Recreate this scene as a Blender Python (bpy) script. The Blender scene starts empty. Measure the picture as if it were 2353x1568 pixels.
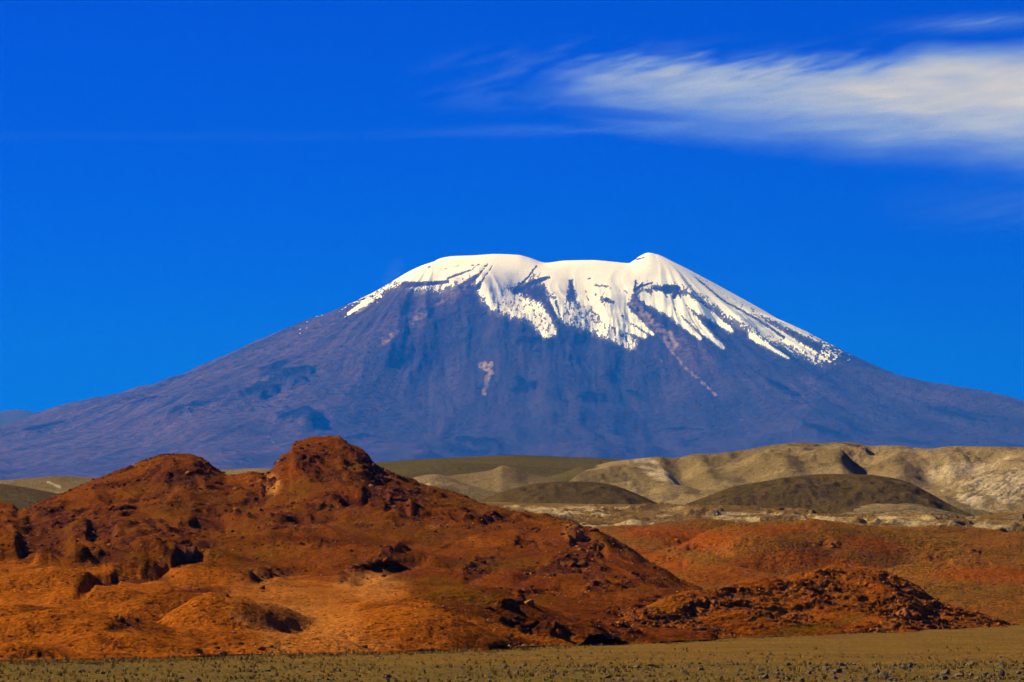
import bpy, math, random
import numpy as np

# ------------------------------------------------------------------ camera, sky, sun, exposure
F, CX, HY, CH = 8371.0, 1176.5, 1356.0, 12.0      # focal length / principal point in 2353-px picture units, eye height
scene = bpy.context.scene
COL = scene.collection
cam_d = bpy.data.cameras.new('camera'); cam = bpy.data.objects.new('camera', cam_d); COL.objects.link(cam)
cam.location = (0, 0, CH); cam.rotation_euler = (math.radians(90), 0, 0)
cam_d.sensor_width = 36.0; cam_d.lens = 36.0 * F / 2353.0; cam_d.shift_y = (HY - 784.0) / 2353.0
cam_d.clip_start = 1.0; cam_d.clip_end = 600000.0
scene.camera = cam
scene.unit_settings.system = 'METRIC'; scene.unit_settings.scale_length = 0.5      # one unit is half a metre

SUN_EL, SUN_AZ = math.radians(37), math.radians(-71)     # azimuth measured from +Y (view direction) towards +X
sd = np.array([math.sin(SUN_AZ) * math.cos(SUN_EL), math.cos(SUN_AZ) * math.cos(SUN_EL), math.sin(SUN_EL)])
world = bpy.data.worlds.new('World'); scene.world = world; world.use_nodes = True

wn, wl = world.node_tree.nodes, world.node_tree.links
wn.clear()
sky = wn.new('ShaderNodeTexSky'); sky.sky_type = 'NISHITA'; sky.sun_disc = False
sky.sun_elevation = SUN_EL; sky.sun_rotation = SUN_AZ; sky.altitude = 4000; sky.air_density = 1.0; sky.dust_density = 0.0; sky.ozone_density = 3.0
gam = wn.new('ShaderNodeGamma'); gam.inputs[1].default_value = 1.0
hsv = wn.new('ShaderNodeMix'); hsv.data_type = 'RGBA'; hsv.blend_type = 'MULTIPLY'; hsv.inputs[0].default_value = 1.0; hsv.inputs[7].default_value = (0.0, 0.17, 1.30, 1)
bg = wn.new('ShaderNodeBackground'); bg.inputs['Strength'].default_value = 0.07
wo = wn.new('ShaderNodeOutputWorld')
wl.new(sky.outputs[0], gam.inputs[0]); wl.new(gam.outputs[0], hsv.inputs[6]); wl.new(hsv.outputs[2], bg.inputs['Color']); wl.new(bg.outputs[0], wo.inputs['Surface'])

sun_d = bpy.data.lights.new('sun', 'SUN'); sun_d.energy = 5.0; sun_d.angle = math.radians(0.53); sun_d.color = (1.0, 0.91, 0.74)
sun = bpy.data.objects.new('sun', sun_d); COL.objects.link(sun); sun.location = (-3000, 1000, 6000)
from mathutils import Vector
sun.rotation_euler = Vector(sd).to_track_quat('Z', 'Y').to_euler()

vs = scene.view_settings
vs.view_transform = 'Standard'; vs.look = 'None'; vs.exposure = 0.5; vs.gamma = 1.0; vs.use_curve_mapping = False
scene.render.engine = 'CYCLES'
cy = scene.cycles
cy.use_denoising = True; cy.denoising_prefilter = 'FAST'; cy.denoising_input_passes = 'RGB_ALBEDO_NORMAL'; cy.max_bounces = 6; cy.diffuse_bounces = 2; cy.glossy_bounces = 1
cy.transparent_max_bounces = 24; cy.volume_bounces = 0; cy.sample_clamp_indirect = 4.0

HAZE_DENSITY = 0.93e-5
HAZE_COLOR = (0.006, 0.235, 1.0)

# ------------------------------------------------------------------ numeric helpers
rng = np.random.default_rng(7)
_perm = rng.permutation(256).astype(np.int32); _perm = np.concatenate([_perm, _perm, _perm])
_ga = rng.uniform(0, 2 * np.pi, 256); _gx, _gy = np.cos(_ga), np.sin(_ga)

def perlin(x, y, seed=0):
    x = np.asarray(x, dtype=np.float64) + seed * 17.31; y = np.asarray(y, dtype=np.float64) - seed * 9.77
    xi = np.floor(x).astype(np.int64); yi = np.floor(y).astype(np.int64)
    xf = x - xi; yf = y - yi; xi &= 255; yi &= 255
    u = xf * xf * xf * (xf * (xf * 6 - 15) + 10); v = yf * yf * yf * (yf * (yf * 6 - 15) + 10)
    def g(ix, iy, fx, fy):
        h = _perm[_perm[ix & 255] + (iy & 255)]
        return _gx[h] * fx + _gy[h] * fy
    a = g(xi, yi, xf, yf); b = g(xi + 1, yi, xf - 1, yf); c = g(xi, yi + 1, xf, yf - 1); d = g(xi + 1, yi + 1, xf - 1, yf - 1)
    return (a + u * (b - a) + v * ((c + u * (d - c)) - (a + u * (b - a)))) * 1.5

def fbm(x, y, octv=4, seed=0, gain=0.5):
    t = 0; a = 1.0; s = 0
    for i in range(octv):
        t = t + a * perlin(x * 2 ** i, y * 2 ** i, seed + i); s += a; a *= gain
    return t / s * 1.4

def ridged(x, y, octv=4, seed=0, gain=0.55):
    t = 0; a = 1.0; s = 0; w = 1.0
    for i in range(octv):
        n = (1 - np.abs(perlin(x * 2 ** i, y * 2 ** i, seed + i))) ** 2
        t = t + a * n * w; w = np.clip(n * 1.3, 0, 1); s += a; a *= gain
    return t / s

def ss(a, b, x):
    t = np.clip((x - a) / (b - a), 0, 1)
    return t * t * (3 - 2 * t)

def pchip_slopes(xp, yp):
    h = np.diff(xp, axis=0); d = np.diff(yp, axis=0) / np.where(h == 0, 1e-9, h)
    m = np.zeros_like(yp)
    a, b = d[:-1], d[1:]
    ok = a * b > 0
    m[1:-1] = np.where(ok, 2 * a * b / np.where(ok, a + b, 1), 0)
    m[0] = d[0]; m[-1] = d[-1]
    return m

def pch(pts, x):
    """smooth curve through picture points (x, value)"""
    p = np.asarray(pts, float); xp, yp = p[:, 0], p[:, 1]
    m = pchip_slopes(xp, yp)
    x = np.clip(x, xp[0], xp[-1])
    i = np.clip(np.searchsorted(xp, x) - 1, 0, len(xp) - 2)
    h = xp[i + 1] - xp[i]; t = (x - xp[i]) / h
    return ((2 * t**3 - 3 * t**2 + 1) * yp[i] + (t**3 - 2 * t**2 + t) * h * m[i] + (-2 * t**3 + 3 * t**2) * yp[i + 1] + (t**3 - t**2) * h * m[i + 1])

def hgt(y, D): return CH + (HY - y) / F * D
def proj(X, Y, Z): return CX + F * X / Y, HY - F * (Z - CH) / Y

def loft(xs, curves, rows):
    """curves: list of (depth[C], z[C]) front to back; rows per segment -> X, Y, Z grids"""
    D = np.array([c[0] for c in curves]); Z = np.array([c[1] for c in curves])
    M = pchip_slopes(D, Z)
    Ys, Zs = [], []
    for k, n in enumerate(rows):
        t = np.arange(n) / n
        if k == len(rows) - 1: t = np.arange(n + 1) / n
        t = t[:, None]; h = D[k + 1] - D[k]
        Ys.append(D[k] + h * t)
        Zs.append((2 * t**3 - 3 * t**2 + 1) * Z[k] + (t**3 - 2 * t**2 + t) * h * M[k] + (-2 * t**3 + 3 * t**2) * Z[k + 1] + (t**3 - t**2) * h * M[k + 1])
    Y = np.vstack(Ys); Zz = np.vstack(Zs)
    X = (xs[None, :] - CX) / F * Y
    return X, Y, Zz

def grid_object(name, X, Y, Z, mat, attrs=None, parent=None, smooth=True, keep=None):
    R, C = X.shape
    co = np.stack([X, Y, Z], -1).reshape(-1, 3)
    idx = np.arange(R * C).reshape(R, C)
    q = np.stack([idx[:-1, :-1], idx[:-1, 1:], idx[1:, 1:], idx[1:, :-1]], -1).reshape(-1, 4)
    if keep is not None: q = q[keep.reshape(-1)]
    used = None
    if keep is not None:
        used = np.unique(q); rm = np.full(R * C, -1); rm[used] = np.arange(len(used)); q = rm[q]; co = co[used]
    me = bpy.data.meshes.new(name)
    me.vertices.add(len(co)); me.vertices.foreach_set('co', co.astype(np.float32).ravel())
    me.loops.add(q.size); me.loops.foreach_set('vertex_index', q.astype(np.int32).ravel())
    me.polygons.add(len(q)); me.polygons.foreach_set('loop_start', (np.arange(len(q)) * 4).astype(np.int32))
    me.update(calc_edges=True)
    me.polygons.foreach_set('use_smooth', np.full(len(q), smooth))
    for k, v in (attrs or {}).items():
        a = me.attributes.new(k, 'FLOAT', 'POINT')
        v = np.broadcast_to(v, X.shape).reshape(-1)
        if used is not None: v = v[used]
        a.data.foreach_set('value', v.astype(np.float32))
    me.materials.append(mat)
    o = bpy.data.objects.new(name, me); COL.objects.link(o)
    if parent: o.parent = parent
    return o

def tag(o, label=None, cat=None, group=None, kind=None):
    if label: o['label'] = label
    if cat: o['category'] = cat
    if group: o['group'] = group
    if kind: o['kind'] = kind
    return o

def blobs(px, py, lst):
    """soft ellipses (cx, cy, rx, ry, angle degrees counter-clockwise, strength)"""
    m = np.zeros_like(px)
    for cx, cy_, rx, ry, ang, s in lst:
        a = math.radians(ang); dx = px - cx; dy = -(py - cy_)
        u = (dx * math.cos(a) + dy * math.sin(a)) / rx; v = (-dx * math.sin(a) + dy * math.cos(a)) / ry
        m = np.maximum(m, s * (1 - ss(0.45, 1.15, np.sqrt(u * u + v * v))))
    return m

def capsule(px, py, pts, w0, w1):
    """soft streak along a polyline; width runs from w0 to w1; 1 on the line, 0 at the width, negative beyond"""
    best = np.full(px.shape, -9.0)
    n = len(pts) - 1
    for i in range(n):
        (x0, y0), (x1, y1) = pts[i], pts[i + 1]
        vx, vy = x1 - x0, y1 - y0; L2 = vx * vx + vy * vy
        t = np.clip(((px - x0) * vx + (py - y0) * vy) / L2, 0, 1)
        d = np.hypot(px - x0 - t * vx, py - y0 - t * vy)
        w = w0 + (w1 - w0) * (i + t) / n
        best = np.maximum(best, 1 - d / w)
    return best

# ------------------------------------------------------------------ materials
def lin(r, g, b):
    f = lambda c: (c / 255 / 12.92) if c / 255 <= 0.04045 else ((c / 255 + 0.055) / 1.055) ** 2.4
    return (f(r), f(g), f(b), 1.0)

def node_mix(nt, a, b, fac):
    m = nt.nodes.new('ShaderNodeMix'); m.data_type = 'RGBA'; m.clamp_factor = True
    for s, v in ((6, a), (7, b), (0, fac)):
        if isinstance(v, bpy.types.NodeSocket): nt.links.new(v, m.inputs[s])
        else: m.inputs[s].default_value = v
    return m.outputs[2]

def node_math(nt, op, a, b=None, clamp=False):
    m = nt.nodes.new('ShaderNodeMath'); m.operation = op; m.use_clamp = clamp
    for s, v in ((0, a), (1, b)):
        if v is None: continue
        if isinstance(v, bpy.types.NodeSocket): nt.links.new(v, m.inputs[s])
        else: m.inputs[s].default_value = v
    return m.outputs[0]

def terrain_mat(name, soil, soil2, rock, rock2, px_m, olive=(0.08, 0.075, 0.012, 1), pale=(0.5, 0.4, 0.22, 1), bump=0.6, speck=0.35, large=60.0, dots=0.55):
    """px_m: size in metres of one picture element at that distance; sets the finest grain"""
    mat = bpy.data.materials.new(name); mat.use_nodes = True
    nt = mat.node_tree; N, L = nt.nodes, nt.links
    b = N['Principled BSDF']; b.inputs['Roughness'].default_value = 0.95; b.inputs['Specular IOR Level'].default_value = 0.0
    tc = N.new('ShaderNodeTexCoord')
    def noise(scale, det=4, rough=0.6, dist=0.0, vec=None):
        n = N.new('ShaderNodeTexNoise'); n.inputs['Scale'].default_value = scale; n.inputs['Detail'].default_value = det
        n.inputs['Roughness'].default_value = rough; n.inputs['Distortion'].default_value = dist
        L.new(vec or tc.outputs['Object'], n.inputs['Vector']); return n.outputs['Fac']
    def attr(nm):
        a = N.new('ShaderNodeAttribute'); a.attribute_name = nm; return a.outputs['Fac']
    def ramp(v, lo, hi):
        m = N.new('ShaderNodeMapRange'); m.interpolation_type = 'SMOOTHSTEP'
        L.new(v, m.inputs[0]); m.inputs[1].default_value = lo; m.inputs[2].default_value = hi; return m.outputs[0]
    n_big = noise(1.0 / large, 5, 0.6, 0.6); n_mid = noise(1.0 / (9 * px_m), 5, 0.65); n_fine = noise(1.0 / (2.2 * px_m), 3, 0.7)
    c = node_mix(nt, soil, soil2, ramp(n_big, 0.38, 0.62))
    c = node_mix(nt, c, olive, node_math(nt, 'MULTIPLY', attr('olive'), ramp(n_mid, 0.3, 0.65)))
    r = node_mix(nt, rock, rock2, ramp(n_mid, 0.38, 0.6))
    rf = ramp(node_math(nt, 'ADD', attr('rock'), node_math(nt, 'MULTIPLY', node_math(nt, 'SUBTRACT', n_mid, 0.5), 1.1)), 0.28, 0.72)
    c = node_mix(nt, c, r, rf)
    pf = ramp(node_math(nt, 'ADD', attr('pale'), node_math(nt, 'MULTIPLY', node_math(nt, 'SUBTRACT', n_mid, 0.5), 0.9)), 0.25, 0.75)
    c = node_mix(nt, c, pale, pf)
    # fine speckle of stones and dust; stone shadows and glints are painted in
    v = N.new('ShaderNodeMapRange'); L.new(n_fine, v.inputs[0]); v.inputs[1].default_value = 0.3; v.inputs[2].default_value = 0.7
    v.inputs[3].default_value = 1 - speck; v.inputs[4].default_value = 1 + speck
    n_dot = noise(1.0 / (3.4 * px_m), 2, 0.5); n_dot2 = noise(1.0 / (4.6 * px_m), 2, 0.6, 0.3)
    val = node_math(nt, 'MULTIPLY', v.outputs[0], node_math(nt, 'SUBTRACT', 1.0, node_math(nt, 'MULTIPLY', ramp(n_dot, 0.58, 0.68), dots)))
    val = node_math(nt, 'ADD', val, node_math(nt, 'MULTIPLY', ramp(n_dot2, 0.61, 0.70), dots * 0.75))
    h = N.new('ShaderNodeHueSaturation'); L.new(c, h.inputs['Color']); L.new(val, h.inputs['Value'])
    L.new(h.outputs[0], b.inputs['Base Color'])
    if bump:
        hsum = node_math(nt, 'ADD', node_math(nt, 'MULTIPLY', n_fine, 2.6 * px_m), node_math(nt, 'MULTIPLY', n_mid, 7.0 * px_m))
        bp = N.new('ShaderNodeBump'); bp.inputs['Strength'].default_value = bump; bp.inputs['Distance'].default_value = 1.0
        L.new(hsum, bp.inputs['Height']); L.new(bp.outputs[0], b.inputs['Normal'])
    return mat

def simple_mat(name, c1, c2, scale, rough=0.9, bump=0.0, dist=0.1):
    mat = bpy.data.materials.new(name); mat.use_nodes = True
    nt = mat.node_tree; N, L = nt.nodes, nt.links
    b = N['Principled BSDF']; b.inputs['Roughness'].default_value = rough; b.inputs['Specular IOR Level'].default_value = 0.0
    tc = N.new('ShaderNodeTexCoord'); n = N.new('ShaderNodeTexNoise'); n.inputs['Scale'].default_value = scale; n.inputs['Detail'].default_value = 5
    L.new(tc.outputs['Object'], n.inputs['Vector'])
    m = N.new('ShaderNodeMapRange'); L.new(n.outputs['Fac'], m.inputs[0]); m.inputs[1].default_value = 0.35; m.inputs[2].default_value = 0.65
    c = node_mix(nt, c1, c2, m.outputs[0]); L.new(c, b.inputs['Base Color'])
    if bump:
        bp = N.new('ShaderNodeBump'); bp.inputs['Strength'].default_value = bump; bp.inputs['Distance'].default_value = dist
        L.new(n.outputs['Fac'], bp.inputs['Height']); L.new(bp.outputs[0], b.inputs['Normal'])
    return mat

M_plain = terrain_mat('dry_plain', (0.25, 0.125, 0.022, 1), (0.19, 0.097, 0.02, 1), (0.075, 0.05, 0.016, 1), (0.19, 0.12, 0.03, 1), 0.24, olive=(0.175, 0.112, 0.018, 1), bump=1.0, speck=0.8, large=25, dots=0.8)
M_red = terrain_mat('red_soil', (0.180, 0.043, 0.004, 1), (0.135, 0.028, 0.004, 1), (0.040, 0.010, 0.004, 1), (0.115, 0.029, 0.009, 1), 0.36, olive=(0.125, 0.050, 0.003, 1), pale=(0.305, 0.078, 0.005, 1), bump=0.7, speck=0.5, large=38, dots=0.8)
def add_layer(mat, attr, colour, fac):
    nt = mat.node_tree; hs = nt.nodes['Principled BSDF'].inputs['Base Color'].links[0].from_node; src = hs.inputs['Color'].links[0].from_socket
    a = nt.nodes.new('ShaderNodeAttribute'); a.attribute_name = attr
    nt.links.new(node_mix(nt, src, colour, node_math(nt, 'MULTIPLY', a.outputs['Fac'], fac)), hs.inputs['Color'])
add_layer(M_red, 'sand_lit', (0.47, 0.175, 0.030, 1), 0.9)  # sandy wash, and sunlit rock faces painted in the same tone
M_front = terrain_mat('red_gravel', (0.33, 0.080, 0.004, 1), (0.23, 0.050, 0.003, 1), (0.10, 0.026, 0.003, 1), (0.36, 0.10, 0.012, 1), 0.30, olive=(0.14, 0.075, 0.003, 1), pale=(0.52, 0.20, 0.028, 1), bump=0.9, speck=0.7, large=30, dots=0.8)
M_right = terrain_mat('red_flats', (0.255, 0.085, 0.010, 1), (0.18, 0.062, 0.009, 1), (0.10, 0.028, 0.004, 1), (0.28, 0.085, 0.014, 1), 0.5, olive=(0.14, 0.072, 0.008, 1), pale=(0.4, 0.26, 0.1, 1), bump=0.9, speck=0.7, large=60, dots=0.75)
M_pale = terrain_mat('eroded_clay', (0.25, 0.135, 0.036, 1), (0.165, 0.088, 0.024, 1), (0.08, 0.047, 0.015, 1), (0.18, 0.11, 0.04, 1), 0.7, pale=(0.43, 0.30, 0.115, 1), bump=0.9, speck=0.5, large=50, dots=0.5)
def tan_mat(name, c, c2, px_m=1.5, bump=0.6, speck=0.5):
    return terrain_mat(name, c, c2, (0.07, 0.048, 0.018, 1), (0.12, 0.085, 0.035, 1), px_m, olive=(0.10, 0.070, 0.020, 1), pale=(0.42, 0.31, 0.15, 1), bump=bump, speck=speck, large=220, dots=0.6)
M_tan = tan_mat('tan_gravel', (0.285, 0.19, 0.072, 1), (0.18, 0.12, 0.042, 1), 1.0)
M_dark = tan_mat('dark_gravel', (0.090, 0.054, 0.014, 1), (0.068, 0.041, 0.011, 1), 0.8)
M_grey = tan_mat('grey_gravel', (0.105, 0.078, 0.022, 1), (0.075, 0.056, 0.016, 1), 1.1)
M_volc = terrain_mat('volcanic_rock', (0.044, 0.034, 0.044, 1), (0.029, 0.026, 0.037, 1), (0.008, 0.009, 0.014, 1), (0.015, 0.014, 0.020, 1), 19.0, olive=(0.155, 0.088, 0.078, 1), pale=(0.32, 0.22, 0.11, 1), bump=0.7, speck=0.35, large=2800, dots=0.3)
add_layer(M_volc, 'dust', (0.62, 0.58, 0.50, 1), 0.38)
M_snow = simple_mat('snow', (0.97, 0.93, 0.68, 1), (0.95, 0.90, 0.65, 1), 0.01, rough=0.6)
M_far = terrain_mat('far_rock', (0.06, 0.045, 0.05, 1), (0.05, 0.04, 0.045, 1), (0.03, 0.025, 0.03, 1), (0.04, 0.035, 0.035, 1), 12.0, bump=0.3, speck=0.15, large=1200)
M_rock = simple_mat('red_rock', (0.055, 0.017, 0.004, 1), (0.18, 0.055, 0.012, 1), 0.5, bump=0.6, dist=0.3)
M_rock2 = simple_mat('orange_rock', (0.36, 0.125, 0.02, 1), (0.17, 0.05, 0.009, 1), 0.4, bump=0.6, dist=0.3)
M_rock3 = simple_mat('glint_rock', (0.55, 0.27, 0.10, 1), (0.32, 0.13, 0.04, 1), 0.6, bump=0.4, dist=0.2)  # light tone paints sun glints onto the small stones
M_stone = simple_mat('grey_brown_stone', (0.07, 0.055, 0.03, 1), (0.19, 0.135, 0.06, 1), 2.5, bump=0.5, dist=0.1)
M_tuft = simple_mat('dry_grass', (0.32, 0.20, 0.035, 1), (0.12, 0.098, 0.016, 1), 0.35)

# ------------------------------------------------------------------ ground sheet
G_TAB = [(0, 0), (700, 0), (1100, 1.0), (1600, 8), (1920, 19), (2200, 35), (2480, 50), (2800, 64), (3280, 82), (3880, 102), (4680, 132), (7000, 200), (11000, 315), (16000, 440), (30000, 840), (46000, 1250), (60000, 1300), (300000, 1300)]
def ground_z(Y): return pch(G_TAB, np.maximum(Y, 0))

def build_ground():
    R = np.concatenate([[0.0, 30, 80, 150, 230, 300, 360], np.geomspace(400, 1200, 120), np.geomspace(1220, 5000, 40), np.geomspace(5200, 102000, 36)])
    A = np.concatenate([np.linspace(-180, -20, 24)[:-1], np.linspace(-20, -9, 16)[:-1], np.linspace(-9, 9, 240), np.linspace(9, 20, 16)[1:], np.linspace(20, 180, 24)[1:]])
    r, a = np.meshgrid(R, np.radians(A), indexing='ij')
    X, Y = r * np.sin(a), r * np.cos(a)
    Z = ground_z(r) * np.ones_like(X)
    far = ss(300, 420, r)
    Z = Z + far * (1 - ss(900, 1500, r)) * (0.35 * fbm(X / 60, Y / 90, 3, 5) + 0.10 * fbm(X / 9, Y / 14, 3, 9) * 1.0)
    Z = Z + ss(1100, 2600, r) * fbm(X / 350, Y / 350, 3, 3) * np.clip(r / 1200, 0, 8)
    near = 1 - ss(560, 640, Y + 25 * fbm(X / 40, Y / 40, 2, 4))
    olive = np.clip(0.25 + 0.75 * near + 0.5 * fbm(X / 35, Y / 60, 3, 8), 0, 1) * (1 - ss(1100, 1500, r))
    rock = np.clip(0.18 + 0.30 * near + 0.3 * fbm(X / 20, Y / 25, 3, 12), 0, 0.6)
    g = grid_object('ground', X, Y, Z, M_plain, dict(olive=olive, rock=rock, pale=np.zeros_like(X)))
    tag(g, 'flat ochre desert plain with dry tufts and scattered stones in the foreground', kind='structure')
build_ground()

# ------------------------------------------------------------------ volcano
U = 3.0                                      # size of the volcano
D_V = 26000.0 * U
SIL_V = [(-2500, 1310), (-1200, 1225), (-500, 1100), (-150, 1030), (0, 1000), (60, 978), (110, 958), (180, 945), (225, 938), (262, 930), (290, 913), (320, 907), (350, 904), (400, 889), (440, 868), (490, 845), (540, 822), (590, 798), (640, 779),
         (690, 767), (740, 748), (800, 718), (850, 690), (890, 663), (920, 646), (950, 630), (990, 607), (1012, 595), (1040, 590), (1090, 588), (1140, 585), (1190, 587), (1215, 593), (1255, 605),
         (1300, 600), (1360, 599), (1410, 603), (1445, 606), (1456, 600), (1470, 590), (1490, 582), (1510, 586), (1560, 612), (1620, 645), (1700, 690), (1760, 725), (1820, 762), (1870, 785), (1910, 808),
         (1960, 833), (2020, 860), (2080, 887), (2140, 910), (2200, 925), (2260, 937), (2330, 945), (2400, 950), (2700, 1000), (3600, 1200), (4800, 1310)]
XL_V, XR_V = (1000 - CX) / F * D_V, (1505 - CX) / F * D_V
PF_V = [(0, 2400), (300, 2330), (800, 2120), (1500, 1780), (2200, 1480), (3000, 1190), (4000, 940), (5000, 790), (6500, 650), (8500, 530), (11000, 430), (16000, 300)]
PF_V = [(r_ * U, CH + (z_ - CH) * U) for r_, z_ in PF_V]
Z_TOP = CH + 2388 * U
def volcano_field(X, Y):
    def Hs(Xw): return hgt(pch(SIL_V, CX + F * Xw / D_V), D_V)
    Pc = np.clip(X, XL_V, XR_V); dx = X - Pc; dy = Y - D_V
    dyl = dy * np.where(dy > 0, 1.0, 1.0)
    r = np.hypot(dx, dyl) + 1e-6
    side = np.where(dx < 0, Hs(XL_V - r), Hs(XR_V + r))
    pf = pch(PF_V, r)
    w = dx * dx / (r * r); w = w ** 0.8
    Z = side * w + pf * (1 - w)
    Z = Z + (Hs(Pc) - Z_TOP) * np.exp(-(dyl / (420.0 * U)) ** 2) * np.where(np.abs(dx) > 0, np.exp(-np.abs(dx) / (200 * U)), 1) * (1 - w)
    # broad spurs and radial gullies
    phi = np.arctan2(dx, -dy); fl = Pc / (900.0 * U) + phi * 2.2
    ru = r / U; xu, yu = X / U, Y / U
    low = ss(250, 1400, ru) * (1 - 0.85 * np.exp(-(dy / (1100 * U)) ** 2) * ss(0, 400 * U, np.abs(dx))); up = 1 - ss(1200, 5000, ru)
    wob = 0.25 * fbm(xu / 1500, yu / 1500, 3, 21)
    px, py = proj(X, Y, Z)
    spur = capsule(px, py, [(1105, 655), (980, 740), (800, 830), (620, 930), (480, 1010)], 110, 210)
    Z = Z + U * 80 * ss(0, 1, np.clip(spur, 0, 1)) * ss(150, 900, ru)
    spur2 = capsule(px, py, [(1700, 760), (1800, 880), (1900, 1000)], 60, 110)
    Z = Z + U * 40 * ss(0, 1, np.clip(spur2, 0, 1)) * ss(150, 900, ru)
    bare = ss(700, 1500, ru)
    Z = Z + U * low * (85 * fbm(fl * 1.5 + wob, ru / 6200, 3, 22) + 17 * ridged(fl * 4.3 + 2.5 * wob, ru / 3600, 3, 25) * (0.4 + up))
    Z = Z + U * low * 34 * fbm(xu / 600, yu / 700, 4, 30) + U * bare * 5.0 * fbm(fl * 22 + wob, ru / 520, 3, 31) * (0.3 + up)
    Z = Z + U * bare * 3.5 * fbm(xu / 70, yu / 90, 3, 77) * (0.35 + 0.65 * up)
    px, py = proj(X, Y, Z)
    front = dy <= 0
    # lava lobes, domes and flow fronts
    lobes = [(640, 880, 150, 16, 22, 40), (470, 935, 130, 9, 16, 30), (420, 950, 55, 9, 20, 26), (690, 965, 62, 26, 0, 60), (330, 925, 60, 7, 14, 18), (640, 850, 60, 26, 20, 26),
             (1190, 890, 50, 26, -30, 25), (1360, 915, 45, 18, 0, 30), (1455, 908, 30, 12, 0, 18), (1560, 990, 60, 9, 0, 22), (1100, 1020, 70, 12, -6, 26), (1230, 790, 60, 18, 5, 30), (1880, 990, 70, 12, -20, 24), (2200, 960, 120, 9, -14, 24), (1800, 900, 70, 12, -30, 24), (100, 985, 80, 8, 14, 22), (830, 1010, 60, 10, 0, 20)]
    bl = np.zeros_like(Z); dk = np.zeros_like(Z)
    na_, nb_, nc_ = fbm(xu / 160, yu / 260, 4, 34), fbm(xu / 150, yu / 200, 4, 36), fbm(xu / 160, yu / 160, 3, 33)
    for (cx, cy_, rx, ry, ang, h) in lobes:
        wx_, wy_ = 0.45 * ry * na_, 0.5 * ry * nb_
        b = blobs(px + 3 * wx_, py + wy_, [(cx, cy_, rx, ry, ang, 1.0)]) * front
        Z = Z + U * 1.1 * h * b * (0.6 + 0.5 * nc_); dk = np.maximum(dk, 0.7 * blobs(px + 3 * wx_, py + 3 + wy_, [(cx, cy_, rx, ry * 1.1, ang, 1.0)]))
    px, py = proj(X, Y, Z)
    # snow cover: lower limit across the face, tongues and bare gullies
    YB = [(600, 790), (640, 783), (700, 768), (760, 741), (804, 719), (863, 683), (921, 651), (960, 664), (1000, 664), (1058, 650), (1085, 642), (1096, 660), (1104, 682), (1120, 692), (1134, 706), (1142, 684), (1166, 666), (1195, 652), (1234, 640),
          (1250, 650), (1258, 672), (1286, 690), (1293, 728), (1300, 690), (1307, 660), (1315, 650), (1322, 676), (1344, 715), (1354, 702), (1364, 684), (1393, 690), (1410, 708), (1432, 712), (1446, 690), (1461, 667), (1500, 662), (1530, 660),
          (1562, 662), (1616, 684), (1665, 720), (1726, 758), (1762, 777), (1835, 808), (1889, 836), (1960, 845), (2040, 868), (2200, 900)]
    zu = Z / U
    S = np.clip((pch(YB, px) - py) / 17.0, -2.8, 2.8)
    S = np.minimum(S, np.where(px < 990, 0.15 + 1.6 * ss(880, 985, px), 9))
    S = np.minimum(S, np.where(px > 1640, 2.6 - 2.35 * ss(1640, 1900, px), 9)); S = S - 1.5 * ss(1840, 2020, px) - 1.1 * ss(890, 740, px)
    for pts, w0, w1, g in [([(1405, 690), (1440, 722), (1500, 769)], 20, 3, 2.4), ([(1395, 715), (1440, 752), (1480, 772)], 16, 6, 1.5), ([(1545, 685), (1600, 745), (1662, 800)], 15, 4, 1.9), ([(1575, 690), (1640, 730), (1680, 760)], 12, 5, 1.3), ([(1510, 680), (1560, 735), (1610, 778)], 13, 4, 1.2),
                           ([(1726, 772), (1770, 800), (1812, 824)], 7, 2, 2.4), ([(1330, 660), (1345, 690), (1352, 712)], 9, 3, 2.0), ([(1284, 680), (1289, 715), (1293, 735)], 5, 2, 2.5), ([(1268, 690), (1278, 715), (1285, 730)], 4, 2, 2.0),
                           ([(1120, 690), (1134, 712)], 7, 2, 2.2), ([(850, 690), (800, 722)], 7, 3, 0.9), ([(1360, 690), (1400, 735), (1430, 760)], 16, 6, 1.0), ([(1150, 690), (1230, 720), (1260, 760)], 26, 16, 0.35), ([(1310, 720), (1400, 760), (1450, 790)], 22, 12, 0.2), ([(1480, 680), (1540, 720)], 12, 8, 0.9)]:
        S = np.maximum(S, np.minimum(capsule(px, py, pts, w0, w1) * 2.2, g))
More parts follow.
